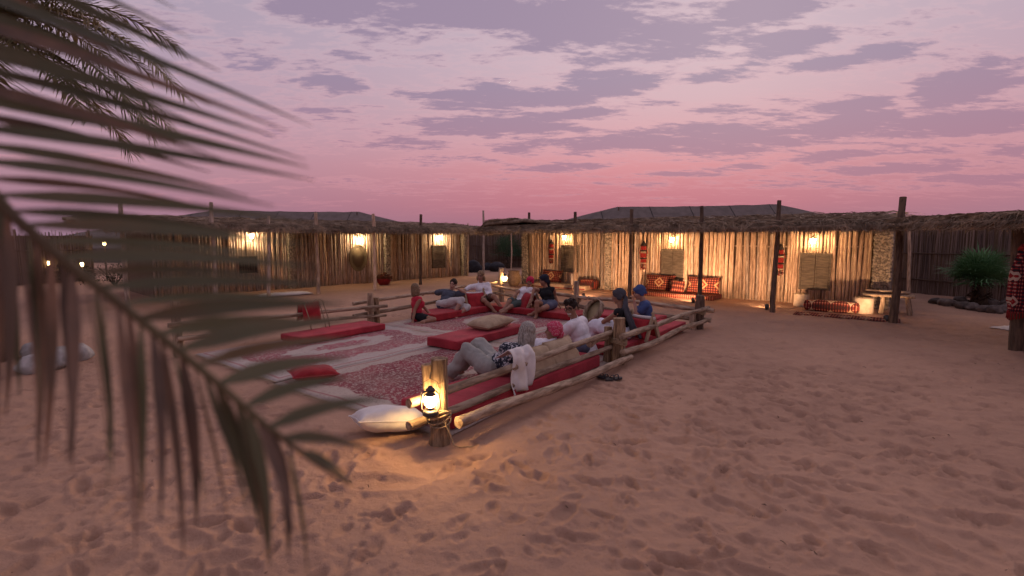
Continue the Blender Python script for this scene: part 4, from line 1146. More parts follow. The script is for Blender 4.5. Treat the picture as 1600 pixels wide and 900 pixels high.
bolster('patterned bolster beside the grey board at the first lit hut', on_ground_by_wall(930, 0, .45) + Vector((0, 0, .0)), RZ_R, .62, .19, K2, 1)
back_cushion('patterned back cushion behind the woman in the black vest', 868, .24, .9, .45, .18, K1, .16, seed=5)
p = on_ground_by_wall(914, 0, .75)
t = thing('board', 'short grey plank standing by the patterned bolster', 'board', p, RZ_R); soft_box('plank', (.2, .05, .55), M_POLE_GREY, t, .008, 2, loc=(0, 0, .27)); MB().box((0, -.03, .45), (.2, .02, .05)).build('cleat', M_POLE_GREY, t, smooth=False)

# ------------------------------------------------------------------ pale stump stools, roll cushion, mat and rough table
def stool(label, px, py, r, h, seed):
    p = G(px, py); t = thing('stump_stool', label, 'stool', p, seed, 'pale stools by the lit hut')
    rr = random.Random(seed)
    MB().lathe([(r * .98, -.02), (r * 1.02, .05), (r * .97, h * .5), (r, h - .03), (r * .96, h - .008), (r * .92, h)], sides=18).build('stump', M_STOOL, t)
    MB().lathe([(r * .8, h - .001), (r * .78, h + .012), (1e-5, h + .014)], sides=18).build('seat_top', M_CUT, t)
stool('pale stump stool under the shutters, left of the roll cushion', 1252, 478, .19, .32, 1); stool('pale stump stool beside the coral stone pillar', 1348, 489, .21, .37, 2)
p = G(1298, 487)
t = thing('roll_cushion', 'cream and red patterned roll cushion lying between the stools', 'cushion', p, RZ_R + .05)
rot = Matrix.Rotation(PI / 2, 3, 'Y') ; MB().lathe([(.06, -.58), (.12, -.55), (.145, -.3), (.15, 0), (.145, .3), (.12, .55), (.06, .58)], (0, 0, .13), 18, rot).build('cover', K3, t)
for s_ in (-.5, .5): MB().lathe([(.132, -.01), (.132, .01)], (s_, 0, .13), 18, rot).build('cord_band', M_KRED, t)
p = G(1320, 496); mb = MB(); n = 16
for j in range(7):
    for i in range(n + 1): mb.v.append(((i / n - .5) * 2.0, (j / 6 - .5) * .6, .022 + .012 * mnoise.noise(Vector((i * .7, j * .9, 1)))))
for j in range(6):
    for i in range(n): q = j * (n + 1) + i; mb.f.append((q, q + 1, q + n + 2, q + n + 1)); mb.mi.append(0)
o = mb.build('floor_mat', K3); o.location = p; o.rotation_euler = (0, 0, RZ_R + .04); tag(o, 'worn patterned mat on the sand before the roll cushion', 'mat'); o.modifiers.new('thickness', 'SOLIDIFY').thickness = .008
p = G(1386, 489)
t = thing('log_table', 'rough low table of split logs by the coral stone pillar', 'table', p, RZ_R)
for k in range(5): soft_box('top_plank', (.98, .10, .05), M_LOG, t, .012, 2, .008, loc=(.02 * (-1) ** k, -.22 + k * .11, .43), seed=k)
for k, (x, y) in enumerate(((-.4, -.2), (.4, -.2), (-.4, .2), (.4, .2), (-.1, -.22), (.15, -.2))): log('leg', (x * 1.1, y * 1.1, 0), (x * .9, y * .9, .41), .05, .045, M_LOG, t, k, amp=.01)
for k, (x, l) in enumerate(((-.3, .3), (0, .36), (.26, .28))):
    q = t.matrix_basis @ Vector((x, .02, .5)); s_ = thing('split_log', ['short split log on the table end toward the stool', 'short split log in the middle of the log table', 'short split log on the table behind the stout post'][k], 'log', q, RZ_R + .3 * k)
    log('wood', (-l / 2, 0, 0), (l / 2, 0, .0), .05, .045, M_LOG, s_, k + 40, amp=.006); MB().lathe([(.035, 0), (.034, .006)], (l / 2, 0, 0), 9, rot).build('cut_face', M_CUT, s_)

# ------------------------------------------------------------------ shrubs, rocks, pots
def rock(label, p, s, seed, mat=M_ROCK, group='rocks'):
    bm = bmesh.new(); bmesh.ops.create_icosphere(bm, subdivisions=3, radius=1)
    for v in bm.verts:
        d = 1 + .28 * mnoise.noise(v.co * 1.3 + Vector((seed * 3.3, 1, 2))) + .10 * mnoise.noise(v.co * 4 + Vector((seed, 5, 2)))
        v.co = Vector((v.co.x * s[0] * d, v.co.y * s[1] * d, v.co.z * s[2] * d))
    me = bpy.data.meshes.new('rock'); bm.to_mesh(me); bm.free(); me.materials.append(mat); me.polygons.foreach_set('use_smooth', [True] * len(me.polygons))
    o = link('rock', me); o.location = p + Vector((0, 0, s[2] * .55)); o.rotation_euler = (0, 0, seed * 1.7); tag(o, label, 'rock', group); return o
r = random.Random(5)
ring = [(1462, 474, .14), (1478, 477, .17), (1493, 478, .12), (1506, 482, .16), (1520, 484, .15), (1540, 487, .14), (1553, 489, .17), (1568, 488, .15), (1583, 486, .2), (1545, 478, .18), (1500, 472, .15), (1576, 478, .17)]
ordn = ['first', 'second', 'third', 'fourth', 'fifth', 'sixth', 'seventh', 'eighth', 'ninth', 'tenth']
nf = nb_ = 0
for k, (x, y, s_) in enumerate(ring):
    back = (x, y) in ((1545, 478), (1500, 472), (1576, 478))
    if back: lb = 'stone behind the palm bush stem, ' + {1500: 'nearest the log table', 1545: 'middle one of three', 1576: 'nearest the draped post'}[x]
    else: lb = ordn[nf] + ' stone from the log table in the front of the palm bush ring'; nf += 1
    rock(lb, G(x, y), (s_ * 1.2, s_, s_ * .75), k, group='stones around the palm bush')
for k, (x, y, s_) in enumerate(((740, 425, .42), (762, 422, .3), (776, 424, .36))): rock(('largest dark boulder in the gap, next to the dim huts', 'smallest dark boulder in the gap between the hut wings', 'dark boulder in the gap, next to the potted corner')[k], G(x, y), (s_ * 1.3, s_, s_ * .9), 30 + k, pm('dark_rock', (.045, .045, .05), (.025, .025, .03), 5, .9, .6, 12), 'dark boulders in the gap')
M_PALEROCK = pm('pale_rock', (.48, .46, .43), (.28, .27, .25), 5, .9, .6, 14)
for k, (x, y, s_) in enumerate(((52, 556, .15), (118, 562, .16), (92, 572, .2), (60, 580, .16))): rock(('leftmost pale rock behind the hanging palm leaflets', 'rightmost pale rock behind the hanging palm leaflets', 'largest pale rock behind the hanging palm leaflets', 'pale rock nearest the camera behind the hanging leaflets')[k], G(x, y), (s_ * 1.4, s_, s_ * .9), 40 + k, M_PALEROCK, 'pale rocks behind the leaflets')

def fan_palm(label, p, n, rmin, rmax, h0, seed, mat=M_FAN):
    r = random.Random(seed); t = thing('fan_palm', label, 'palm', p)
    mb = MB()
    mb.tube([(0, 0, -.05), (0, 0, .2), (.02, 0, h0)], [.2, .16, .12], 10, True, .15); mb.build('trunk', M_TRUNK, t)
    st = MB()
    for k in range(40):
        a = r.uniform(0, 6.28); z = r.uniform(.05, h0); st.tube([(math.cos(a) * .12, math.sin(a) * .12, z), (math.cos(a) * .26, math.sin(a) * .26, z + r.uniform(-.12, .1))], [.03, .012], 5)
    s_ = st.build('leaf_stub', M_TRUNK, t); s_['kind'] = 'stuff'
    for k in range(n):
        a = r.uniform(0, 2 * PI); el = r.uniform(.08, 1.35); L = r.uniform(.35, .6) * rmax
        d = Vector((math.cos(a) * math.cos(el), math.sin(a) * math.cos(el), math.sin(el)))
        hub = Vector((0, 0, h0 - .05)) + d * L
        m = MB(); m.tube([Vector((0, 0, h0 - .08)), Vector((0, 0, h0)) + d * L * .5, hub], [.012, .009, .007], 5)
        side = d.cross(Vector((0, 0, 1))); side = side.normalized() if side.length > .1 else Vector((1, 0, 0)); up = side.cross(d)
        nb = 17
        for q in range(nb):
            f = (q / (nb - 1) - .5) * 2; an = f * 1.9; bl = rmax * r.uniform(.5, .68) * (1 - .25 * abs(f))
            bd = (d * math.cos(an) + side * math.sin(an)).normalized(); w = .014
            wv = bd.cross(up).normalized() * w
            p1 = hub + bd * bl * .55; p2 = hub + bd * bl + Vector((0, 0, -bl * r.uniform(.05, .28)))
            m.add([hub, p1 - wv, p1 + wv, p2], [(0, 1, 2), (1, 3, 2)])
        m.build('leaf', mat, t, smooth=False)
    return t
fan_palm('bushy green fan palm inside a ring of stones', G(1529, 478), 70, .6, 1.02, .62, 3)
fan_palm('dark fan palm standing in the gap between the hut wings', G(795, 419), 34, .6, 1.5, .7, 4, pm('fan_leaf_dark', (.04, .085, .04), (.06, .11, .05), 3, .6, .0, transl=.1))
def shrub(label, p, w, h, seed, n=900, mat=M_BUSH, leaf=.05):
    r = random.Random(seed); t = thing('shrub', label, 'shrub', p); m = MB(); s_ = MB()
    for k in range(9):
        a = r.uniform(0, 6.28); e_ = Vector((math.cos(a) * w * .4 * r.random(), math.sin(a) * w * .4 * r.random(), h * r.uniform(.5, .9))); s_.tube([(0, 0, -.03), e_ * .5 + Vector((0, 0, .05)), e_], [.02, .013, .004], 5)
    s_.build('stem', M_TRUNK, t)
    for k in range(n):
        a = r.uniform(0, 6.28); q = Vector((math.cos(a), math.sin(a), 0)) * (w / 2 * math.sqrt(r.random())); z = h * (.12 + .88 * r.random() * (1 - (q.length / (w / 2)) ** 2 * .6)); c = q + Vector((0, 0, z)) + Vector(mnoise.noise_vector(q * 4)) * .1
        d = Vector((r.gauss(0, 1), r.gauss(0, 1), r.gauss(0, .7))).normalized() * leaf * r.uniform(.6, 1.4); sd = d.cross(Vector((r.gauss(0, 1), r.gauss(0, 1), 1))).normalized() * leaf * .35
        m.add([c - d, c + sd, c + d, c - sd], [(0, 1, 2, 3)])
    f = m.build('foliage', mat, t, smooth=False); f['kind'] = 'stuff'
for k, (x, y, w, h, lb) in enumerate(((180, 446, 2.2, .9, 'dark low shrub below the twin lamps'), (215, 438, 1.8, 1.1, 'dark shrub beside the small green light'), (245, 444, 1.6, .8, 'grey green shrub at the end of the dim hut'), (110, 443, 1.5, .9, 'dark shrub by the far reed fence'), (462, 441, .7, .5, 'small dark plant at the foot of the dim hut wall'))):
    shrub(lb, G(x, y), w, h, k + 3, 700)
def pot(label, p, s, seed, plant=False):
    t = thing('clay_pot', label, 'pot', p, 0, 'clay pots'); MB().lathe([(.12 * s, 0), (.2 * s, .12 * s), (.22 * s, .28 * s), (.16 * s, .42 * s), (.19 * s, .47 * s), (.17 * s, .48 * s), (.13 * s, .42 * s)], sides=16).build('pot_body', M_POT, t)
    MB().tube([(math.cos(a_) * .2 * s, math.sin(a_) * .2 * s, .30 * s) for a_ in [2 * PI * i / 20 for i in range(21)]], .012 * s, 5, caps=False).build('rope_band', M_ROPE, t)
pot('tall clay pot standing by the pillar behind the far lantern', G(803, 447), 1.2, 1)
# reddish basket of flowers or roots by the dim hut
p = G(600, 445); t = thing('basket', 'reddish basket heaped with dried blooms at the pole hut', 'basket', p, 0)
MB().lathe([(.16, 0), (.24, .1), (.27, .22), (.25, .24), (.2, .15)], sides=14).build('basket_body', M_KRED, t)
m = MB(); r = random.Random(9)
for k in range(90):
    a_ = r.uniform(0, 6.28); q = r.random() ** .5 * .3; m.ell((math.cos(a_) * q, math.sin(a_) * q, .24 + r.random() * .25 * (1 - q * 2)), (.045, .045, .03), None, 6, 4)
f = m.build('bloom', pm('dry_bloom', (.22, .06, .035), (.12, .07, .035), 15, .9, .2, rand=.2), t); f['kind'] = 'stuff'

# lamps at the far end of the camp
def garden_lamp(label, px, py, Y, r_=.05, col=M_BULB_DIM):
    p = D(px, py, Y); t = thing('post_lamp', label, 'lamp', (p.x, p.y, 0), 0, 'lamps at the far end of the camp')
    MB().tube([(0, 0, -.1), (0, 0, p.z - .08)], [.03, .022], 7).build('pole', M_POST, t)
    MB().lathe([(.03, 0), (r_ * 1.1, .04), (r_ * 1.15, .12), (.03, .15)], (0, 0, p.z - .08), 10).build('glass_shade', col, t)
    MB().lathe([(r_ * 1.7, .15), (r_ * 1.5, .17), (.01, .22)], (0, 0, p.z - .08), 10).build('lamp_cap', M_BLACKMETAL, t)
M_GLAMP = emit('far_lamp_glow', (1, .66, .28), 25)
garden_lamp('post lamp nearer the palm stem, of the twin lamps left of the dim hut', 163, 380, 21, .05, M_GLAMP); garden_lamp('post lamp right of its twin, above the green light', 200, 379, 21, .05, M_GLAMP)
garden_lamp('low lamp by the far reed fence, leftmost of all lamps', 76, 411, 20, .035, M_GLAMP); garden_lamp('low lamp in front of the far reed fence, below the twin lamps', 128, 413, 20, .045, M_GLAMP)
garden_lamp('small green light among the dark shrubs', 199, 407, 20.5, .028, emit('green_glow', (.05, .8, .35), 1.2))

# kilim cloth over the right-hand post, white scrap of sheet on the sand
b = G(1589, 549)
t = thing('post_cloth', 'red and black woven cloth wrapped over the stout post at the right edge', 'cloth', (b.x, b.y, .0), 0)
mb = MB(); n = 24
for j in range(15):
    z = 1.62 - j * .07
    for i in range(n):
        a_ = 2 * PI * i / n; rr = .10 + .085 * min(1, j / 5) + .018 * math.sin(a_ * 7 + j * .2) * min(1, j / 4) - .02 * (j > 12)
        mb.v.append((math.cos(a_) * rr, math.sin(a_) * rr * .8, z + .03 * math.sin(a_ * 3) * (j > 11)))
for j in range(14):
    for i in range(n): mb.f.append((j * n + i, (j + 1) * n + i, (j + 1) * n + (i + 1) % n, j * n + (i + 1) % n)); mb.mi.append(0)
K4 = kilim('kilim_cloth', .42, .4, 4, a=(.20, .016, .018), b=(.36, .28, .22), c=(.02, .016, .02)); mb.build('drape', K4, t)
nt = NT.__new__(NT); nt.t = K4.node_tree
sp = [x for x in nt.t.nodes if x.type == 'SEPXYZ'][0]
mpn = nt.n('ShaderNodeMapping'); mpn.inputs['Rotation'].default_value = (-PI / 2, 0, 0); src = [l for l in nt.t.links if l.to_node == sp][0].from_socket; nt.l(src, mpn.inputs[0]); nt.l(mpn.outputs[0], sp.inputs[0])
m = MB(); r = random.Random(2)
for i in range(30):
    a_ = 2 * PI * i / 30; m.tube([(math.cos(a_) * .17, math.sin(a_) * .135, .65), (math.cos(a_) * .175, math.sin(a_) * .14, .55 - r.random() * .05)], [.008, .012], 4)
f = m.build('tassel_fringe', M_KRED, t); f['kind'] = 'stuff'
MB().lathe([(.115, 1.6), (.09, 1.66), (.07, 1.7)], sides=12).build('collar', M_KRED, t)
p = G(1578, 515); pillow('cloth_scrap', 'flat white sheet lying on the sand by the right-hand post', p + Vector((0, 0, .03)), (0, 0, .2), .6, .35, .05, M_WHITE, 8, None, cat='cloth')
p = G(445, 462); pillow('cloth_scrap', 'pale folded blanket on the sand before the dim hut', p + Vector((0, 0, .05)), (0, 0, .7), 1.6, .55, .12, M_WHITE, 9, None, cat='blanket')
p = G(345, 545); 

# ------------------------------------------------------------------ palms
def leaflet_mesh(mb, base, tip, sag, w, up, segs=9):
    """folded strap-shaped blade from base to tip"""
    base, tip = Vector(base), Vector(tip); ax = tip - base; L = ax.length
    pts = [base.lerp(tip, i / segs) + sag * (math.sin(i / segs * PI) * .5) for i in range(segs + 1)]
    vs = []
    for i, p in enumerate(pts):
        f = i / segs; t_ = (pts[min(i + 1, segs)] - pts[max(i - 1, 0)]).normalized(); sd = t_.cross(up).normalized(); nn = sd.cross(t_)
        ww = w * (min(1, .18 + f * 3.0)) * (1 - f ** 1.7) + .0005
        vs += [p - sd * ww + nn * ww * .35, p, p + sd * ww + nn * ww * .35]
    fs = []
    for i in range(segs):
        a = i * 3; fs += [(a, a + 1, a + 4, a + 3), (a + 1, a + 2, a + 5, a + 4)]
    mb.add(vs, fs)

def frond_path(c, az, el0, L, droop, n=14):
    pts = []; d = Vector((math.cos(az) * math.cos(el0), math.sin(az) * math.cos(el0), math.sin(el0))); p = Vector(c)
    for i in range(n + 1):
        pts.append(p.copy()); d = (d + Vector((0, 0, -droop / n))).normalized(); p = p + d * (L / n)
    return pts
def date_palm(label, base, crown, fronds, seed, leaf_w=.011, mat=M_FRONDFAR, leaf_len=.5, trunk_r=.2, extra=None):
    r = random.Random(seed); t = thing('date_palm', label, 'palm tree', base); o = Vector(base); c = Vector(crown) - o
    mb = MB(); n = 12
    mb.tube([Vector((0, 0, -.1)).lerp(c, i / n) for i in range(n + 1)], [trunk_r * (1.2 - .2 * i / n) * (1 + .06 * (i % 2)) for i in range(n + 1)], 12, True, .1); mb.build('trunk', M_TRUNK, t)
    st = MB()
    for k in range(70):
        a = k * 2.399; z = r.uniform(.15, 1.0); q = Vector((0, 0, 0)).lerp(c, z); dd = Vector((math.cos(a), math.sin(a), .9)); st.tube([q + Vector((math.cos(a), math.sin(a), 0)) * trunk_r * .8, q + dd * (trunk_r * 1.3)], [.06, .03], 5)
    s_ = st.build('leaf_stub', M_TRUNK, t); s_['kind'] = 'stuff'
    for k, (az, el, L, dr) in enumerate(fronds):
        pts = frond_path(c, az, el, L, dr); m = MB(); m.tube(pts, [.028 * (1 - i / 15 * .85) for i in range(15)], 5)
        nl = int(L * 34)
        for q in range(nl):
            f = .12 + .88 * q / nl; x = f * 14; i = min(13, int(x)); p = pts[i].lerp(pts[i + 1], x - i); d = (pts[i + 1] - pts[i]).normalized()
            sd = d.cross(Vector((0, 0, 1))).normalized(); up = sd.cross(d)
            for sg in (-1, 1):
                ll = leaf_len * (1 - .5 * abs(f - .45) * 1.6) * r.uniform(.8, 1.15)
                bd = (d * r.uniform(.55, .85) + sd * sg * .8 + up * r.uniform(.05, .55) + Vector((0, 0, -.25))).normalized(); w = leaf_w
                wv = bd.cross(up).normalized() * w; p1 = p + bd * ll * .5; p2 = p + bd * ll + Vector((0, 0, -ll * r.uniform(.1, .35)))
                m.add([p - wv * .6, p + wv * .6, p1 + wv, p1 - wv, p2], [(0, 1, 2, 3), (3, 2, 4)])
        m.build('frond', mat, t, smooth=False)
    return t
crown = D(-62, 30, 7.0); r = random.Random(12); fr = []
for k in range(26): fr.append((k * 2.399 + r.uniform(-.2, .2), r.uniform(.05, 1.3), r.uniform(2.2, 2.9), r.uniform(.9, 1.5)))
fr += [(-.05, .40, 3.5, 1.45), (-.15, .05, 3.3, 1.1), (.12, -.15, 2.9, .9), (.05, .15, 3.3, 1.35), (-.3, -.1, 2.8, 1.0), (-.4, .8, 2.7, 1.2), (.3, -.3, 2.0, .8), (-.25, .95, 2.6, 1.0)]
date_palm('date palm with feathery crown reaching in from the top left', (crown.x - .1, crown.y, 0), crown, fr, 4)

# the near palm whose frond hangs across the left of the view
def near_palm():
    t = thing('near_palm', 'near palm whose large frond hangs across the left foreground', 'palm tree', (-1.75, .55, 0)); o = Vector((-1.75, .55, 0)); r = random.Random(8)
    mb = MB(); mb.tube([Vector((0, 0, -.1 + i * .24)) + Vector((.02 * math.sin(i), 0, 0)) for i in range(12)], [.2 * (1 + .06 * (i % 2)) for i in range(12)], 14, True, .08); mb.build('trunk', M_TRUNK, t)
    key = [(-420, -620, 1.0), (-230, -400, .86), (-165, -220, .77), (-138, -60, .72), (-118, 60, .69), (-88, 170, .665), (-38, 272, .645), (20, 338, .63), (110, 415, .605), (220, 500, .585), (330, 590, .575), (420, 668, .57), (490, 720, .57), (548, 758, .57)]
    P = [D(*k) - o for k in key]
    def at(py):                                           # point of the stem at this row of the photograph
        for i in range(len(key) - 1):
            if key[i][1] <= py <= key[i + 1][1]:
                f = (py - key[i][1]) / (key[i + 1][1] - key[i][1]); return P[i].lerp(P[i + 1], f), key[i][2] * (1 - f) + key[i + 1][2] * f, key[i][0] * (1 - f) + key[i + 1][0] * f
    fr = bpy.data.objects.new('frond', None); COL.objects.link(fr); fr.parent = t
    root = Vector((.05, 0, 2.55))
    MB().tube([root, (root + P[0]) / 2 + Vector((0, 0, .06))] + P, [.03, .025, .021, .018, .016, .014, .012, .010, .0085, .0065, .0056, .005, .0042, .0035, .0028, .0016], 8).build('rachis', M_RACHIS, fr)
    # row of the base, column and row of the tip, depth change at the tip, half width in mm, dry
    upper = [(-230, 150, -40, -.03, 10, 1), (-190, 275, 14, .03, 10, 1), (-160, 120, 60, .08, 9, 0), (-130, 300, 60, -.03, 10, 1), (-100, 345, 112, .05, 11, 1), (-70, 250, 120, .1, 10, 1), (-45, 487, 197, -.03, 12, 1), (-15, 330, 165, .06, 10, 0), (10, 450, 205, -.05, 12, 1), (35, 300, 190, .1, 9, 1), (60, 432, 214, .0, 12, 0), (90, 478, 250, .05, 11, 0), (120, 350, 250, -.04, 11, 1),
             (145, 484, 262, .0, 14, 0), (170, 330, 270, .1, 9, 1), (195, 492, 282, -.02, 13, 0), (222, 388, 306, .06, 11, 0), (250, 430, 322, -.05, 12, 0), (278, 300, 318, .1, 9, 1), (305, 470, 345, .0, 13, 0), (330, 360, 362, .06, 10, 0), (352, 488, 384, -.03, 14, 0), (378, 440, 402, .05, 11, 0),
             (402, 500, 418, -.04, 14, 0), (428, 430, 432, .06, 10, 0), (450, 520, 446, .0, 13, 0), (476, 470, 466, .06, 10, 0), (498, 540, 474, -.03, 13, 0), (522, 500, 502, .05, 11, 0), (548, 560, 498, -.03, 14, 0), (572, 545, 528, .04, 11, 0), (600, 545, 560, .0, 13, 0), (636, 545, 590, .03, 11, 0), (668, 604, 622, -.02, 11, 0), (684, 576, 702, .02, 8, 1), (706, 548, 752, .0, 6, 1)]
    lower = []; b = 190
    while b < 692:
        ln = (400 if b < 420 else 330 if b < 560 else 235) * r.uniform(.72, 1.18)
        lower.append((b, r.uniform(-18, 48) + (6 if b < 560 else 24), r.uniform(-.07, .08), r.uniform(8, 13.5), r.random() < .6, ln)); b += r.uniform(10, 20)
    for a in upper:
        p, d, x = at(a[0]); tip = D(a[1], a[2], d + a[3] - .02) - o
        m = MB(); leaflet_mesh(m, p, tip, Vector((0, 0, .012)), a[4] * (.00088 if a[0] < 190 or a[0] > 490 else .00070), (Vector((-.1, -.93, .3)) + Vector((r.uniform(-.2, .2), 0, r.uniform(-.25, .5)))).normalized())
        m.build('leaflet', M_LEAFBROWN if a[5] and r.random() < .6 else M_LEAFLET, fr)
    for a in lower:
        p, d, x = at(a[0]); tip = D(x + a[1], min(a[0] + a[5], 930), d + a[2]) - o
        m = MB(); leaflet_mesh(m, p, tip, Vector((.012, 0, .0)), a[3] * .00072, Vector((r.uniform(-1.1, 1.1), -1, .2)).normalized())
        m.build('leaflet', M_LEAFBROWN if a[4] else M_LEAFLET, fr)
    # the palm's other fronds, unseen; those over the camera added to shade near sand
    for k in range(16):
        az = PI * .62 + k * .36 if k < 6 else -.12 - (k - 6) * .21; pts = frond_path((0, 0, 2.5), az, .75 if k < 6 else .62 + .3 * (k % 3), 2.2 if k < 6 else 2.9, 1.5 if k < 6 else .95); m = MB(); m.tube(pts, [.02 * (1 - i / 15 * .8) for i in range(15)], 5)
        for q in range(56):
            x = .14 * 14 + q / 56 * 12; i = min(13, int(x)); p = pts[i].lerp(pts[i + 1], x - i); dd = (pts[i + 1] - pts[i]).normalized(); sd = dd.cross(Vector((0, 0, 1))).normalized()
            for sg in (-1, 1): leaflet_mesh(m, p, p + (dd * .6 + sd * sg * .8 + Vector((0, 0, -.1))).normalized() * .33, Vector((0, 0, .03)), .011, Vector((0, 0, 1)), 3)
        m.build('frond', M_LEAFLET, t, smooth=False)
near_palm()
# ------------------------------------------------------------------ people
DG = None
def remesh(mb, name, voxel, mats, smooth_it=6, factor=.5):
    global DG
    me = mb.mesh(name, mats); o = bpy.data.objects.new(name, me); COL.objects.link(o)
    rm = o.modifiers.new('r', 'REMESH'); rm.mode = 'VOXEL'; rm.voxel_size = voxel; rm.use_smooth_shade = True
    if smooth_it:
        sm = o.modifiers.new('s', 'SMOOTH'); sm.iterations = smooth_it; sm.factor = factor
    dg = bpy.context.evaluated_depsgraph_get()
    out = bpy.data.meshes.new_from_object(o.evaluated_get(dg)); bpy.data.objects.remove(o); bpy.data.meshes.remove(me)
    out.name = name; out.materials.clear()
    for m in mats: out.materials.append(m)
    out.polygons.foreach_set('use_smooth', [True] * len(out.polygons))
    return out
def crumple(me, amp, freq, seed):
    n = len(me.vertices); co = np.empty(n * 3); me.vertices.foreach_get('co', co); co = co.reshape(-1, 3); no = np.empty(n * 3); me.vertices.foreach_get('normal', no); no = no.reshape(-1, 3)
    d = np.array([mnoise.noise(Vector(c) * freq + Vector((seed, seed, 0))) + .6 * abs(mnoise.noise(Vector((c[0], c[1], c[2] * .5)) * freq * 2.1 + Vector((seed, 0, 7)))) for c in co])
    co = co + no * (d * amp)[:, None]; me.vertices.foreach_set('co', co.ravel()); me.update()

def frame3(up, fwd):
    z = up.normalized(); y = (fwd - z * fwd.dot(z)).normalized(); x = y.cross(z); return Matrix((x, y, z)).transposed()
M_EYE = pm('eye_dark', (.02, .015, .012), None, 5, .4, 0); M_TEETH = pm('teeth', (.65, .6, .55), None, 5, .4, 0)
def skin_mat(name, c): return pm(name, c, tuple(k * .86 for k in c), 9, .6, .15, 60, spec=.35)
SK_A, SK_B, SK_C = skin_mat('skin_fair', (.42, .235, .165)), skin_mat('skin_tan', (.33, .17, .105)), skin_mat('skin_olive', (.27, .14, .085))
LIPS = pm('lips', (.30, .09, .075), None, 9, .5, 0)

def hand(mb, wrist, dirv, palm_n, curl=.5, thumb=1, s=1.0):
    d = dirv.normalized(); n = (palm_n - d * palm_n.dot(d)).normalized(); x = d.cross(n)
    R = Matrix((x, d, n)).transposed()
    mb.ell(wrist + d * .045 * s, (.040 * s, .052 * s, .017 * s), R, 10, 7)
    for k, L in enumerate((.070, .082, .076, .058)):
        b = wrist + d * .085 * s + x * ((k - 1.5) * .021 * s * -thumb)
        c1 = (d * math.cos(curl * .5) + n * math.sin(curl * .5)); c2 = (d * math.cos(curl * 1.5) + n * math.sin(curl * 1.5))
        m = b + c1 * L * .5 * s; mb.cone2(b - d * .02 * s, m, .0098 * s, .0092 * s, 8); mb.cone2(m, m + c2 * L * .48 * s, .0090 * s, .0078 * s, 8)
    b = wrist + d * .025 * s + x * (.032 * s * thumb); td = (d * .65 + x * .7 * thumb + n * .35).normalized()
    m = b + td * .038 * s; mb.cone2(b, m, .0125 * s, .0105 * s, 8); mb.cone2(m, m + (td * .6 + d * .6).normalized() * .032 * s, .0105 * s, .0085 * s, 8)

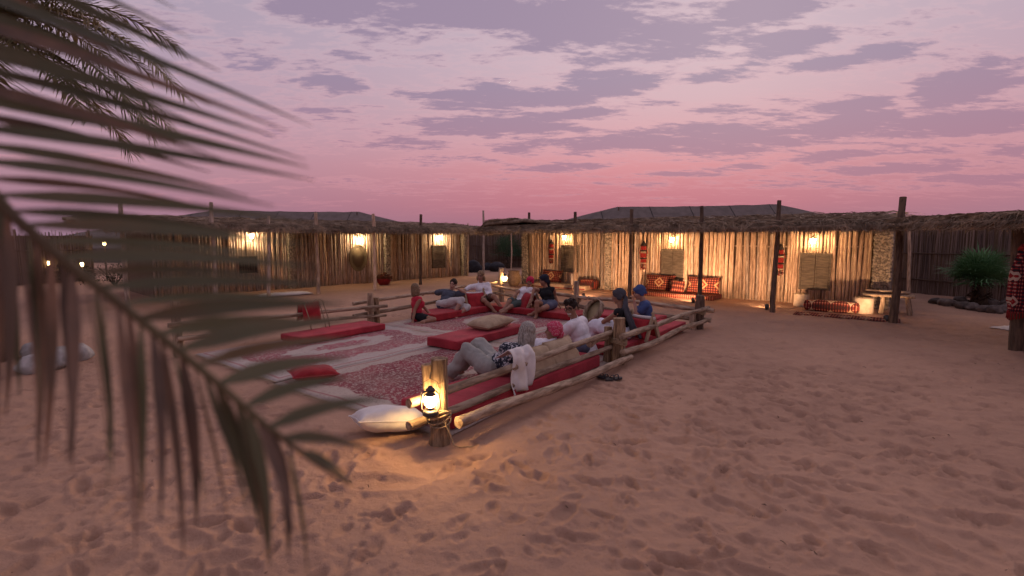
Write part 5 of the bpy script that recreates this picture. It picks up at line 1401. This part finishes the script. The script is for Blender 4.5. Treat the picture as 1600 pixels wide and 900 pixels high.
def person(label, J, depth, facing, look, skin, shirt=None, pants=None, hair=None, scarf=None, opts=None):
    """J: joints as (column, row, depth change) in the photograph's own terms, turned into points of the place; everything is then built there"""
    opts = opts or {}; W_ = {k: D(v[0], v[1], depth + (v[2] if len(v) > 2 else 0)) for k, v in J.items()}
    sc = opts.get('s', 1.0)
    f = Vector((facing[0], facing[1], 0)).normalized()
    pelvis, neck, head = W_['pelvis'], W_['neck'], W_['head']
    up = (neck - pelvis).normalized(); lat = f.cross(Vector((0, 0, 1))).normalized()         # towards the person's right
    lat = (lat - up * lat.dot(up) * .6).normalized(); fw = up.cross(lat); TR = Matrix((lat, fw, up)).transposed()
    root = thing('person', label, 'person', (pelvis.x, pelvis.y, 0), 0, None); o = Vector((pelvis.x, pelvis.y, 0))
    fem = opts.get('fem', True); sw = (.165 if fem else .195) * sc; hw = .095 * sc
    tl = (neck - pelvis).length
    sh = {s: W_.get('sh' + s) or neck + lat * (sw * (1 if s == 'R' else -1)) - up * .055 for s in 'RL'}
    hip = {s: pelvis + lat * (hw * (1 if s == 'R' else -1)) for s in 'RL'}
    el, wr, kn, an = ({s: W_[k + s] for s in 'RL'} for k in ('el', 'wr', 'kn', 'an'))
    if opts.get('debug'): print('BONES', label[:30], 'torso %.2f head %.2f' % (tl, (head - neck).length), *['%s ua %.2f fa %.2f th %.2f shn %.2f' % (s, (el[s] - sh[s]).length, (wr[s] - el[s]).length, (kn[s] - hip[s]).length, (an[s] - kn[s]).length) for s in 'RL'], 'z pelvis %.2f' % pelvis.z, 'ank %.2f %.2f' % (an['R'].z, an['L'].z), 'y %.2f' % pelvis.y)
    lk = Vector(look).normalized(); hup = (Vector((0, 0, 1)) * 1.0 + (head - neck).normalized() * .8).normalized(); HR = frame3(hup, lk)
    L_ = lambda p: p - o
    def torso(mb, g=0.0, low=True, chest=True):
        a = [pelvis.lerp(neck, q) for q in (0, .33, .62, .86)]
        if low: mb.ell(L_(a[0]), (.160 * sc + g, .118 * sc + g, .115 * sc + g), TR)
        mb.ell(L_(a[1]), ((.128 if fem else .145) * sc + g, .102 * sc + g, tl * .30 + g), TR)
        mb.ell(L_(a[2]), ((.145 if fem else .170) * sc + g, .112 * sc + g, tl * .32 + g), TR)
        mb.cone2(L_(sh['L'] - lat * -.03), L_(sh['R'] - lat * .03), .058 * sc + g, .058 * sc + g)
        mb.ell(L_(a[3]), (.12 * sc + g, .085 * sc + g, tl * .16 + g), TR)
        if fem:
            for s in (-1, 1): mb.ell(L_(a[2] + fw * .085 * sc + lat * s * .07 * sc - up * .0), (.062 + g, .055 + g, .062 + g), TR, 10, 7)
    b = MB(); torso(b)
    b.cone2(L_(neck - up * .03), L_(head - hup * .04), .056 * sc, .050 * sc)
    hc = L_(head); hs = sc * 1.0
    def hp(x, y, z): return hc + HR @ Vector((x * hs, y * hs, z * hs))
    b.ell(hp(0, -.012, .022), (.076 * hs, .094 * hs, .094 * hs), HR, 16, 12); b.ell(hp(0, .018, -.045), (.060 * hs, .070 * hs, .075 * hs), HR, 14, 10); b.ell(hp(0, .055, -.095), (.032 * hs, .030 * hs, .024 * hs), HR)
    b.cone2(hp(0, .084, .008), hp(0, .106, -.032), .010 * hs, .016 * hs, 8); b.ell(hp(0, .082, .030), (.05 * hs, .014 * hs, .012 * hs), HR)
    for s in (-1, 1):
        b.ell(hp(s * .042, .058, -.028), (.026 * hs, .026 * hs, .024 * hs), HR, 8, 6); b.ell(hp(s * .078, -.008, -.008), (.010 * hs, .024 * hs, .034 * hs), HR, 8, 6)
    b.ell(hp(0, .084, -.066), (.026 * hs, .012 * hs, .011 * hs), HR, 8, 6)
    for s in 'RL':
        b.cone2(L_(sh[s]), L_(el[s]), .050 * sc, .038 * sc); b.cone2(L_(el[s]), L_(wr[s]), .039 * sc, .026 * sc); b.ell(L_(el[s].lerp(wr[s], .25)), (.041 * sc,) * 3, None, 8, 6)
        d = (wr[s] - el[s]).normalized(); hd = Vector(opts.get('hd' + s, d)).normalized(); hd = (hd + d * .35).normalized()
        hand(b, L_(wr[s]), hd, Vector(opts.get('palm' + s, (0, 0, -1))) + fw * .2, opts.get('curl' + s, .55), 1 if s == 'R' else -1, .95 * sc)
        b.cone2(L_(hip[s]), L_(kn[s]), .086 * sc, .058 * sc); b.cone2(L_(kn[s]), L_(an[s]), .055 * sc, .038 * sc); b.ell(L_(kn[s].lerp(an[s], .3)), (.058 * sc, .058 * sc, .062 * sc), None, 10, 7)
        toe = Vector(opts.get('toe' + s, (f.x, f.y, -.25))).normalized(); FR = frame3(Vector((0, 0, 1)) if abs(toe.z) < .8 else -f, toe)
        a = L_(an[s]); b.ell(a + toe * .055 + Vector((0, 0, -.030)), (.042 * sc, .115 * sc, .034 * sc), FR, 10, 8); b.ell(a - toe * .02 + Vector((0, 0, -.02)), (.036, .045, .042), FR, 8, 6); b.cone2(a, a + toe * .06 + Vector((0, 0, -.02)), .036 * sc, .03 * sc)
        for q in range(5): b.ell(a + toe * (.155 - .008 * abs(q - 1)) + FR @ Vector(((q - 2) * .016, 0, 0)) + Vector((0, 0, -.036)), (.0095, .018, .010), FR, 6, 5)
    me = remesh(b, 'body', .0095, [skin, M_EYE, LIPS, M_TEETH], 3, .5)
    # eyes and mouth
    n = len(me.polygons); c = np.empty(n * 3); me.polygons.foreach_get('center', c); c = c.reshape(-1, 3); mi = np.zeros(n, np.int32)
    Hi = HR.inverted()
    loc = (c - np.array(hc)) @ np.array(HR) / hs
    for s in (-1, 1): mi[(np.abs(loc[:, 0] - s * .032) < .014) & (np.abs(loc[:, 2] - .006) < .008) & (loc[:, 1] > .04)] = 1
    for s in (-1, 1): mi[(np.abs(loc[:, 0] - s * .034) < .020) & (np.abs(loc[:, 2] - .030) < .0055) & (loc[:, 1] > .04)] = 1
    lips = (np.abs(loc[:, 0]) < .028) & (np.abs(loc[:, 2] + .066) < .011) & (loc[:, 1] > .05); mi[lips] = 3 if opts.get('smile') else 2
    me.polygons.foreach_set('material_index', mi)
    link('body', me, root)
    if shirt:
        m, sleeve = shirt; b = MB(); g = opts.get('fit', .014); torso(b, g, opts.get('tuck', True))
        for s in 'RL':
            if sleeve > 0:
                q = min(sleeve, 1.0); b.cone2(L_(sh[s]), L_(sh[s].lerp(el[s], q)), .060 * sc + g, .052 * sc + g * 1.2)
                if sleeve > 1: b.cone2(L_(el[s]), L_(el[s].lerp(wr[s], sleeve - 1)), .050 * sc + g, .040 * sc + g)
            else: b.cone2(L_(sh[s] - lat * (.02 if s == 'R' else -.02)), L_(neck - up * .02), .050, .045)
        if opts.get('collar'): b.cone2(L_(neck - up * .03), L_(neck + up * .03), .075, .066)
        if opts.get('hem'): b.cone2(L_(pelvis + up * .05), L_(pelvis - up * opts['hem']), .155, .165)
        me = remesh(b, 'shirt', .012, [m], 5, .5); crumple(me, .018, 8, len(label)); link(opts.get('shirt_name', 'shirt'), me, root)
    if pants:
        m, leg = pants; b = MB(); g = .028 if leg > 1.2 else .016
        b.ell(L_(pelvis), (.166 * sc + g * .6, .124 * sc + g * .6, .118 * sc), TR); b.ell(L_(pelvis + up * .06), (.145 * sc + g * .6, .112 * sc + g * .6, .08), TR)
        for s in 'RL':
            q = min(leg, 1.0); b.cone2(L_(hip[s]), L_(hip[s].lerp(kn[s], q)), .090 * sc + g, (.068 if leg >= 1 else .074) * sc + g)
            if leg > 1: b.cone2(L_(kn[s]), L_(kn[s].lerp(an[s], leg - 1)), .066 * sc + g, .055 * sc + g)
        me = remesh(b, 'trousers', .012, [m], 5, .5); crumple(me, .026 if leg > 1.2 else .018, 8, len(label) + 3); link('trousers' if leg > 1 else 'shorts', me, root)
    if hair:
        m, style = hair; b = MB()
        b.ell(hp(0, -.022, .040), (.088 * hs, .098 * hs, .094 * hs), HR, 16, 12)
        if style == 'bob':
            b.ell(hp(0, -.048, -.05), (.094 * hs, .070 * hs, .130 * hs), HR, 14, 10); b.ell(hp(0, -.05, -.13), (.092 * hs, .055 * hs, .05 * hs), HR, 14, 10)
            for s in (-1, 1): b.ell(hp(s * .078, .005, -.05), (.020 * hs, .05 * hs, .115 * hs), HR, 10, 8)
        if style == 'wavy':
            for q in range(14):
                a_ = q / 13 * 2 - 1; b.ell(hp(math.sin(a_ * 2.0) * .088, -math.cos(a_ * 2.0) * .05 - .02, -.05 - .02 * (q % 3)), (.03 * hs, .03 * hs, .05 * hs), HR, 8, 6)
        if style == 'tied': b.ell(hp(0, -.11, .02), (.035 * hs, .04 * hs, .035 * hs), HR, 10, 8); b.cone2(hp(0, -.11, 0), hp(0, -.10, -.10), .028, .012)
        if style == 'short':
            for q in range(12): b.ell(hp(.06 * math.sin(q * 2.4), .035 + .03 * math.cos(q * 1.7), .105 + .015 * math.sin(q)), (.020 * hs,) * 3, HR, 7, 5)
        me = remesh(b, 'hair', .008, [m], 2, .5); crumple(me, .005 if style == 'bob' else .010, 30, 5); link('hair', me, root)
    if scarf:
        m, tail = scarf; b = MB()
        b.ell(hp(0, -.020, .042), (.094 * hs, .106 * hs, .094 * hs), HR, 16, 12); b.ell(hp(0, .01, .060), (.088 * hs, .090 * hs, .06 * hs), HR, 14, 10)
        for s in (-1, 1): b.ell(hp(s * .082, -.03, -.01), (.016 * hs, .055 * hs, .05 * hs), HR, 10, 8)
        b.ell(hp(0, -.10, -.02), (.04 * hs, .03 * hs, .035 * hs), HR, 10, 8)
        if tail:
            p0 = hp(0, -.105, -.03)
            for pts, rr in tail:
                prev = p0
                for q in pts:
                    q = L_(D(q[0], q[1], depth + q[2])); b.cone2(prev, q, rr, rr * .95, 8); prev = q
        me = remesh(b, 'headscarf', .009, [m], 3, .5); crumple(me, .008, 22, 3); link('headscarf', me, root)
    if opts.get('glasses'):
        b = MB()
        for s in (-1, 1): b.tube([hp(s * .034 + .024 * math.cos(a_), .096, .004 + .019 * math.sin(a_)) for a_ in [2 * PI * i / 16 for i in range(17)]], .0028, 5, caps=False); b.tube([hp(s * .058, .094, .008), hp(s * .082, .0, .008)], .0026, 5)
        b.tube([hp(-.010, .100, .006), hp(.010, .100, .006)], .0026, 5); b.build('glasses', M_BLACK, root)
    return root

CL = lambda n, c, c2=None, **k: pm(n, c, c2 or tuple(x * .82 for x in c), 6, .9, .3, 80, **k)
C_RED = CL('top_red', (.50, .030, .055)); C_BLACK = CL('cloth_black', (.016, .016, .018)); C_SLATE = CL('tee_slate', (.085, .095, .125)); C_CREAM = CL('capri_cream', (.55, .53, .50)); C_SHIRT = CL('shirt_white', (.80, .77, .79)); C_GREEN = CL('shorts_green', (.075, .10, .09))
C_PINK = CL('scarf_pink', (.52, .028, .085), (.42, .02, .06)); C_PINKCHECK = pm('scarf_pink_check', (.50, .045, .10), (.58, .25, .28), 55, .9, .3, 80, lo=.5, hi=.62); C_NAVY = CL('scarf_navy', (.020, .022, .035)); C_GREY = CL('scarf_grey', (.065, .065, .075)); C_BLUE = CL('blue_cotton', (.055, .09, .22)); C_DENIM = CL('shorts_denim', (.11, .12, .17)); C_KHAKI = CL('trousers_stone', (.34, .335, .30)); C_WPANT = CL('trousers_white', (.74, .72, .77))
C_FLORAL = pm('floral_blouse', (.028, .032, .045), (.50, .49, .50), 26, .9, .3, 80, lo=.50, hi=.58, detail=3)
H_BLOND = pm('hair_blond', (.24, .155, .085), (.12, .08, .045), 22, .6, .5, 60, (3, 3, 1)); H_BROWN = pm('hair_dark', (.018, .011, .008), (.03, .018, .012), 22, .75, .5, 60, (3, 3, 1)); H_HONEY = pm('hair_honey', (.27, .17, .085), (.14, .085, .045), 22, .6, .5, 60, (3, 3, 1)); H_GREY = pm('hair_grey', (.42, .40, .35), (.20, .18, .15), 24, .6, .6, 60, (5, 5, .35))
DBG = False
person('woman in red sleeveless top and black shorts sitting with one arm on the rug', dict(pelvis=(652, 495), neck=(651, 464, -.02), head=(650, 451.5, 0), elR=(648, 484, -.16), wrR=(645, 502, -.22), elL=(664, 481, .2), wrL=(674, 494, .05), knR=(678, 499, -.12), anR=(660, 503, -.32), knL=(672, 497, .12), anL=(652, 501, .25)), 10.9, (.85, .5), (.75, .6, -.1), SK_B, (C_RED, 0), (C_BLACK, .45), (H_BLOND, 'bob'), None, dict(debug=DBG, s=.95, toeR=(-.9, .2, -.1), toeL=(-.9, .2, -.1), hdR=(-.3, -.6, -.3)))
person('woman in slate grey tee and cream capris reclining with an arm along the rail', dict(pelvis=(694, 477, .1), neck=(704, 455, .38), head=(708, 444, .34), elR=(680, 457, .50), wrR=(667, 459, .62), elL=(726, 457, .30), wrL=(717, 452, .22), knR=(721, 469, -.18), anR=(709, 492, -.28), knL=(730, 480, -.15), anL=(714, 493, -.34)), 11.75, (.25, -1), (-.25, -1, -.1), SK_A, (C_SLATE, .75), (C_CREAM, 1.15), (H_BROWN, 'tied'), None, dict(debug=DBG, s=1.0, toeR=(-.3, -.8, -.3), toeL=(-.1, -.9, -.3), curlL=1.2))
person('woman in white shirt sitting upright beside the far lantern post', dict(pelvis=(757, 467, .05), neck=(751, 443, .15), head=(751, 431, .08), elR=(734, 449, .10), wrR=(725, 454, -.10), elL=(765, 458, .05), wrL=(757, 462, -.22), knR=(757, 470, -.42), anR=(771, 484, -.38), knL=(772, 463, -.36), anL=(784, 482, -.40)), 12.55, (.25, -1), (-.35, -1, -.25), SK_B, (C_SHIRT, 1.6), (H_BROWN if False else pm('shorts_brown', (.15, .085, .06), None, 6, .9, .3), .7), (H_HONEY, 'wavy'), None, dict(debug=DBG, s=1.0, collar=True, toeR=(.5, -.8, -.2), toeL=(.5, -.8, -.2)))
person('person in bright pink headscarf, white vest and green shorts leaning back', dict(pelvis=(812, 473, .1), neck=(825, 450, .25), head=(828, 440, .2), elR=(809, 456, .12), wrR=(802, 464, -.05), elL=(838, 459, .2), wrL=(836, 470, .0), knR=(797, 470, -.15), anR=(788, 482, -.32), knL=(800, 478, -.25), anL=(790, 484, -.50)), 12.2, (-.75, -.65), (-.25, -1, 0), SK_B, (C_SHIRT, 0), (C_GREEN, .85), None, (C_PINK, None), dict(debug=DBG, s=.98, toeR=(-.7, -.6, -.2), toeL=(-.7, -.6, -.2)))
person('woman in black vest and dark headscarf with one knee drawn up', dict(pelvis=(858, 476, .05), neck=(853, 450, .12), head=(850, 438, .08), elR=(835, 451, .0), wrR=(830, 466, -.12), elL=(867, 461, .16), wrL=(872, 475, .14), knR=(839, 472, -.36), anR=(838, 493, -.30), knL=(848, 482, -.42), anL=(834, 489, -.15)), 11.6, (-.35, -.95), (-.9, -.4, -.1), SK_B, (C_BLACK, 0), (C_DENIM, .5), None, (C_NAVY, [([(858, 452, .2), (858, 462, .26)], .04)]), dict(debug=DBG, s=1.02, toeR=(-.3, -.9, -.2), toeL=(-.8, -.3, -.1), hdL=(.5, 0, -.6)))
person('smiling man with glasses and dark hair in a white short-sleeved shirt', dict(pelvis=(914, 543, .0), neck=(899, 500, .02), head=(892, 481, -.04), elL=(880, 522, .0), wrL=(866, 535, .15), elR=(908, 528, .32), wrR=(885, 535, .42), knL=(876, 545, .18), anL=(864, 568, .38), knR=(886, 540, .42), anR=(868, 556, .62)), 7.45, (-.8, .5), (-.55, -.85, -.12), SK_C, (C_SHIRT, .8), (C_DENIM, 1.7), (H_BROWN, 'short'), None, dict(debug=DBG, s=1.03, fem=False, smile=True, glasses=True, fit=.022, hem=.10, collar=True))
person('person in checked pink headscarf and white shirt lying against a sack pillow', dict(pelvis=(826, 562, .10), neck=(861, 536, .05), head=(865, 517, .03), elL=(842, 556, -.02), wrL=(822, 560, .12), elR=(862, 548, .34), wrR=(838, 552, .38), knL=(800, 556, .42), anL=(778, 572, .62), knR=(806, 548, .58), anR=(786, 562, .78)), 6.75, (-.8, .5), (-.9, .15, -.1), SK_C, (C_SHIRT, 1.5), (C_DENIM, 1.7), None, (C_PINKCHECK, [([(872, 533, .06), (878, 542, .08)], .04)]), dict(debug=DBG, s=1.0, fit=.02, collar=True))
person('grey-haired woman in floral blouse and stone trousers with knees raised', dict(pelvis=(767, 573, .02), neck=(818, 543, -.02), head=(822, 519, -.03), elL=(790, 581, -.18), wrL=(762, 588, -.02), elR=(812, 568, .32), wrR=(784, 566, .30), knL=(731, 549, .14), anL=(703, 586, .32), knR=(749, 537, .38), anR=(720, 575, .55)), 6.12, (-.8, .5), (-.75, .65, .0), SK_A, (C_FLORAL, .75), (C_KHAKI, 1.85), (H_GREY, 'bob'), None, dict(debug=DBG, s=1.03, fit=.02, toeL=(-.7, .5, -.35), toeR=(-.7, .5, -.35)))
person('person in black sleeveless shirt, grey headscarf and white trousers seen from behind', dict(pelvis=(975, 520, .0), neck=(971, 481, -.02), head=(967, 463, 0), elL=(943, 503, .04), wrL=(953, 503, .28), elR=(990, 500, .36), wrR=(966, 506, .46), knL=(927, 509, .22), anL=(925, 530, .30), knR=(940, 504, .46), anR=(924, 522, .52)), 8.15, (-.85, .5), (-.9, .5, -.1), SK_B, (C_BLACK, 0), (C_WPANT, 1.85), None, (C_GREY, [([(975, 482, -.16), (984, 505, -.2), (990, 524, -.18)], .032), ([(979, 480, -.14), (990, 508, -.17), (1000, 527, -.16)], .03)]), dict(debug=DBG, s=1.0, fem=False))
person('person in blue headscarf and blue shirt resting the chin on one hand', dict(pelvis=(1010, 504, .05), neck=(1007, 471, .0), head=(999, 457, -.02), elL=(995, 492, -.1), wrL=(991, 472, -.06), elR=(1000, 490, .25), wrR=(980, 494, .2), knL=(978, 493, .08), anL=(974, 514, .1), knR=(982, 492, .32), anR=(972, 508, .32)), 9.1, (-.95, .15), (-.98, .05, -.1), SK_A, (C_BLUE, .55), (C_DENIM, 1.7), None, (C_BLUE, None), dict(debug=DBG, s=1.0, hdL=(-.2, 0, 1), curlL=1.1))
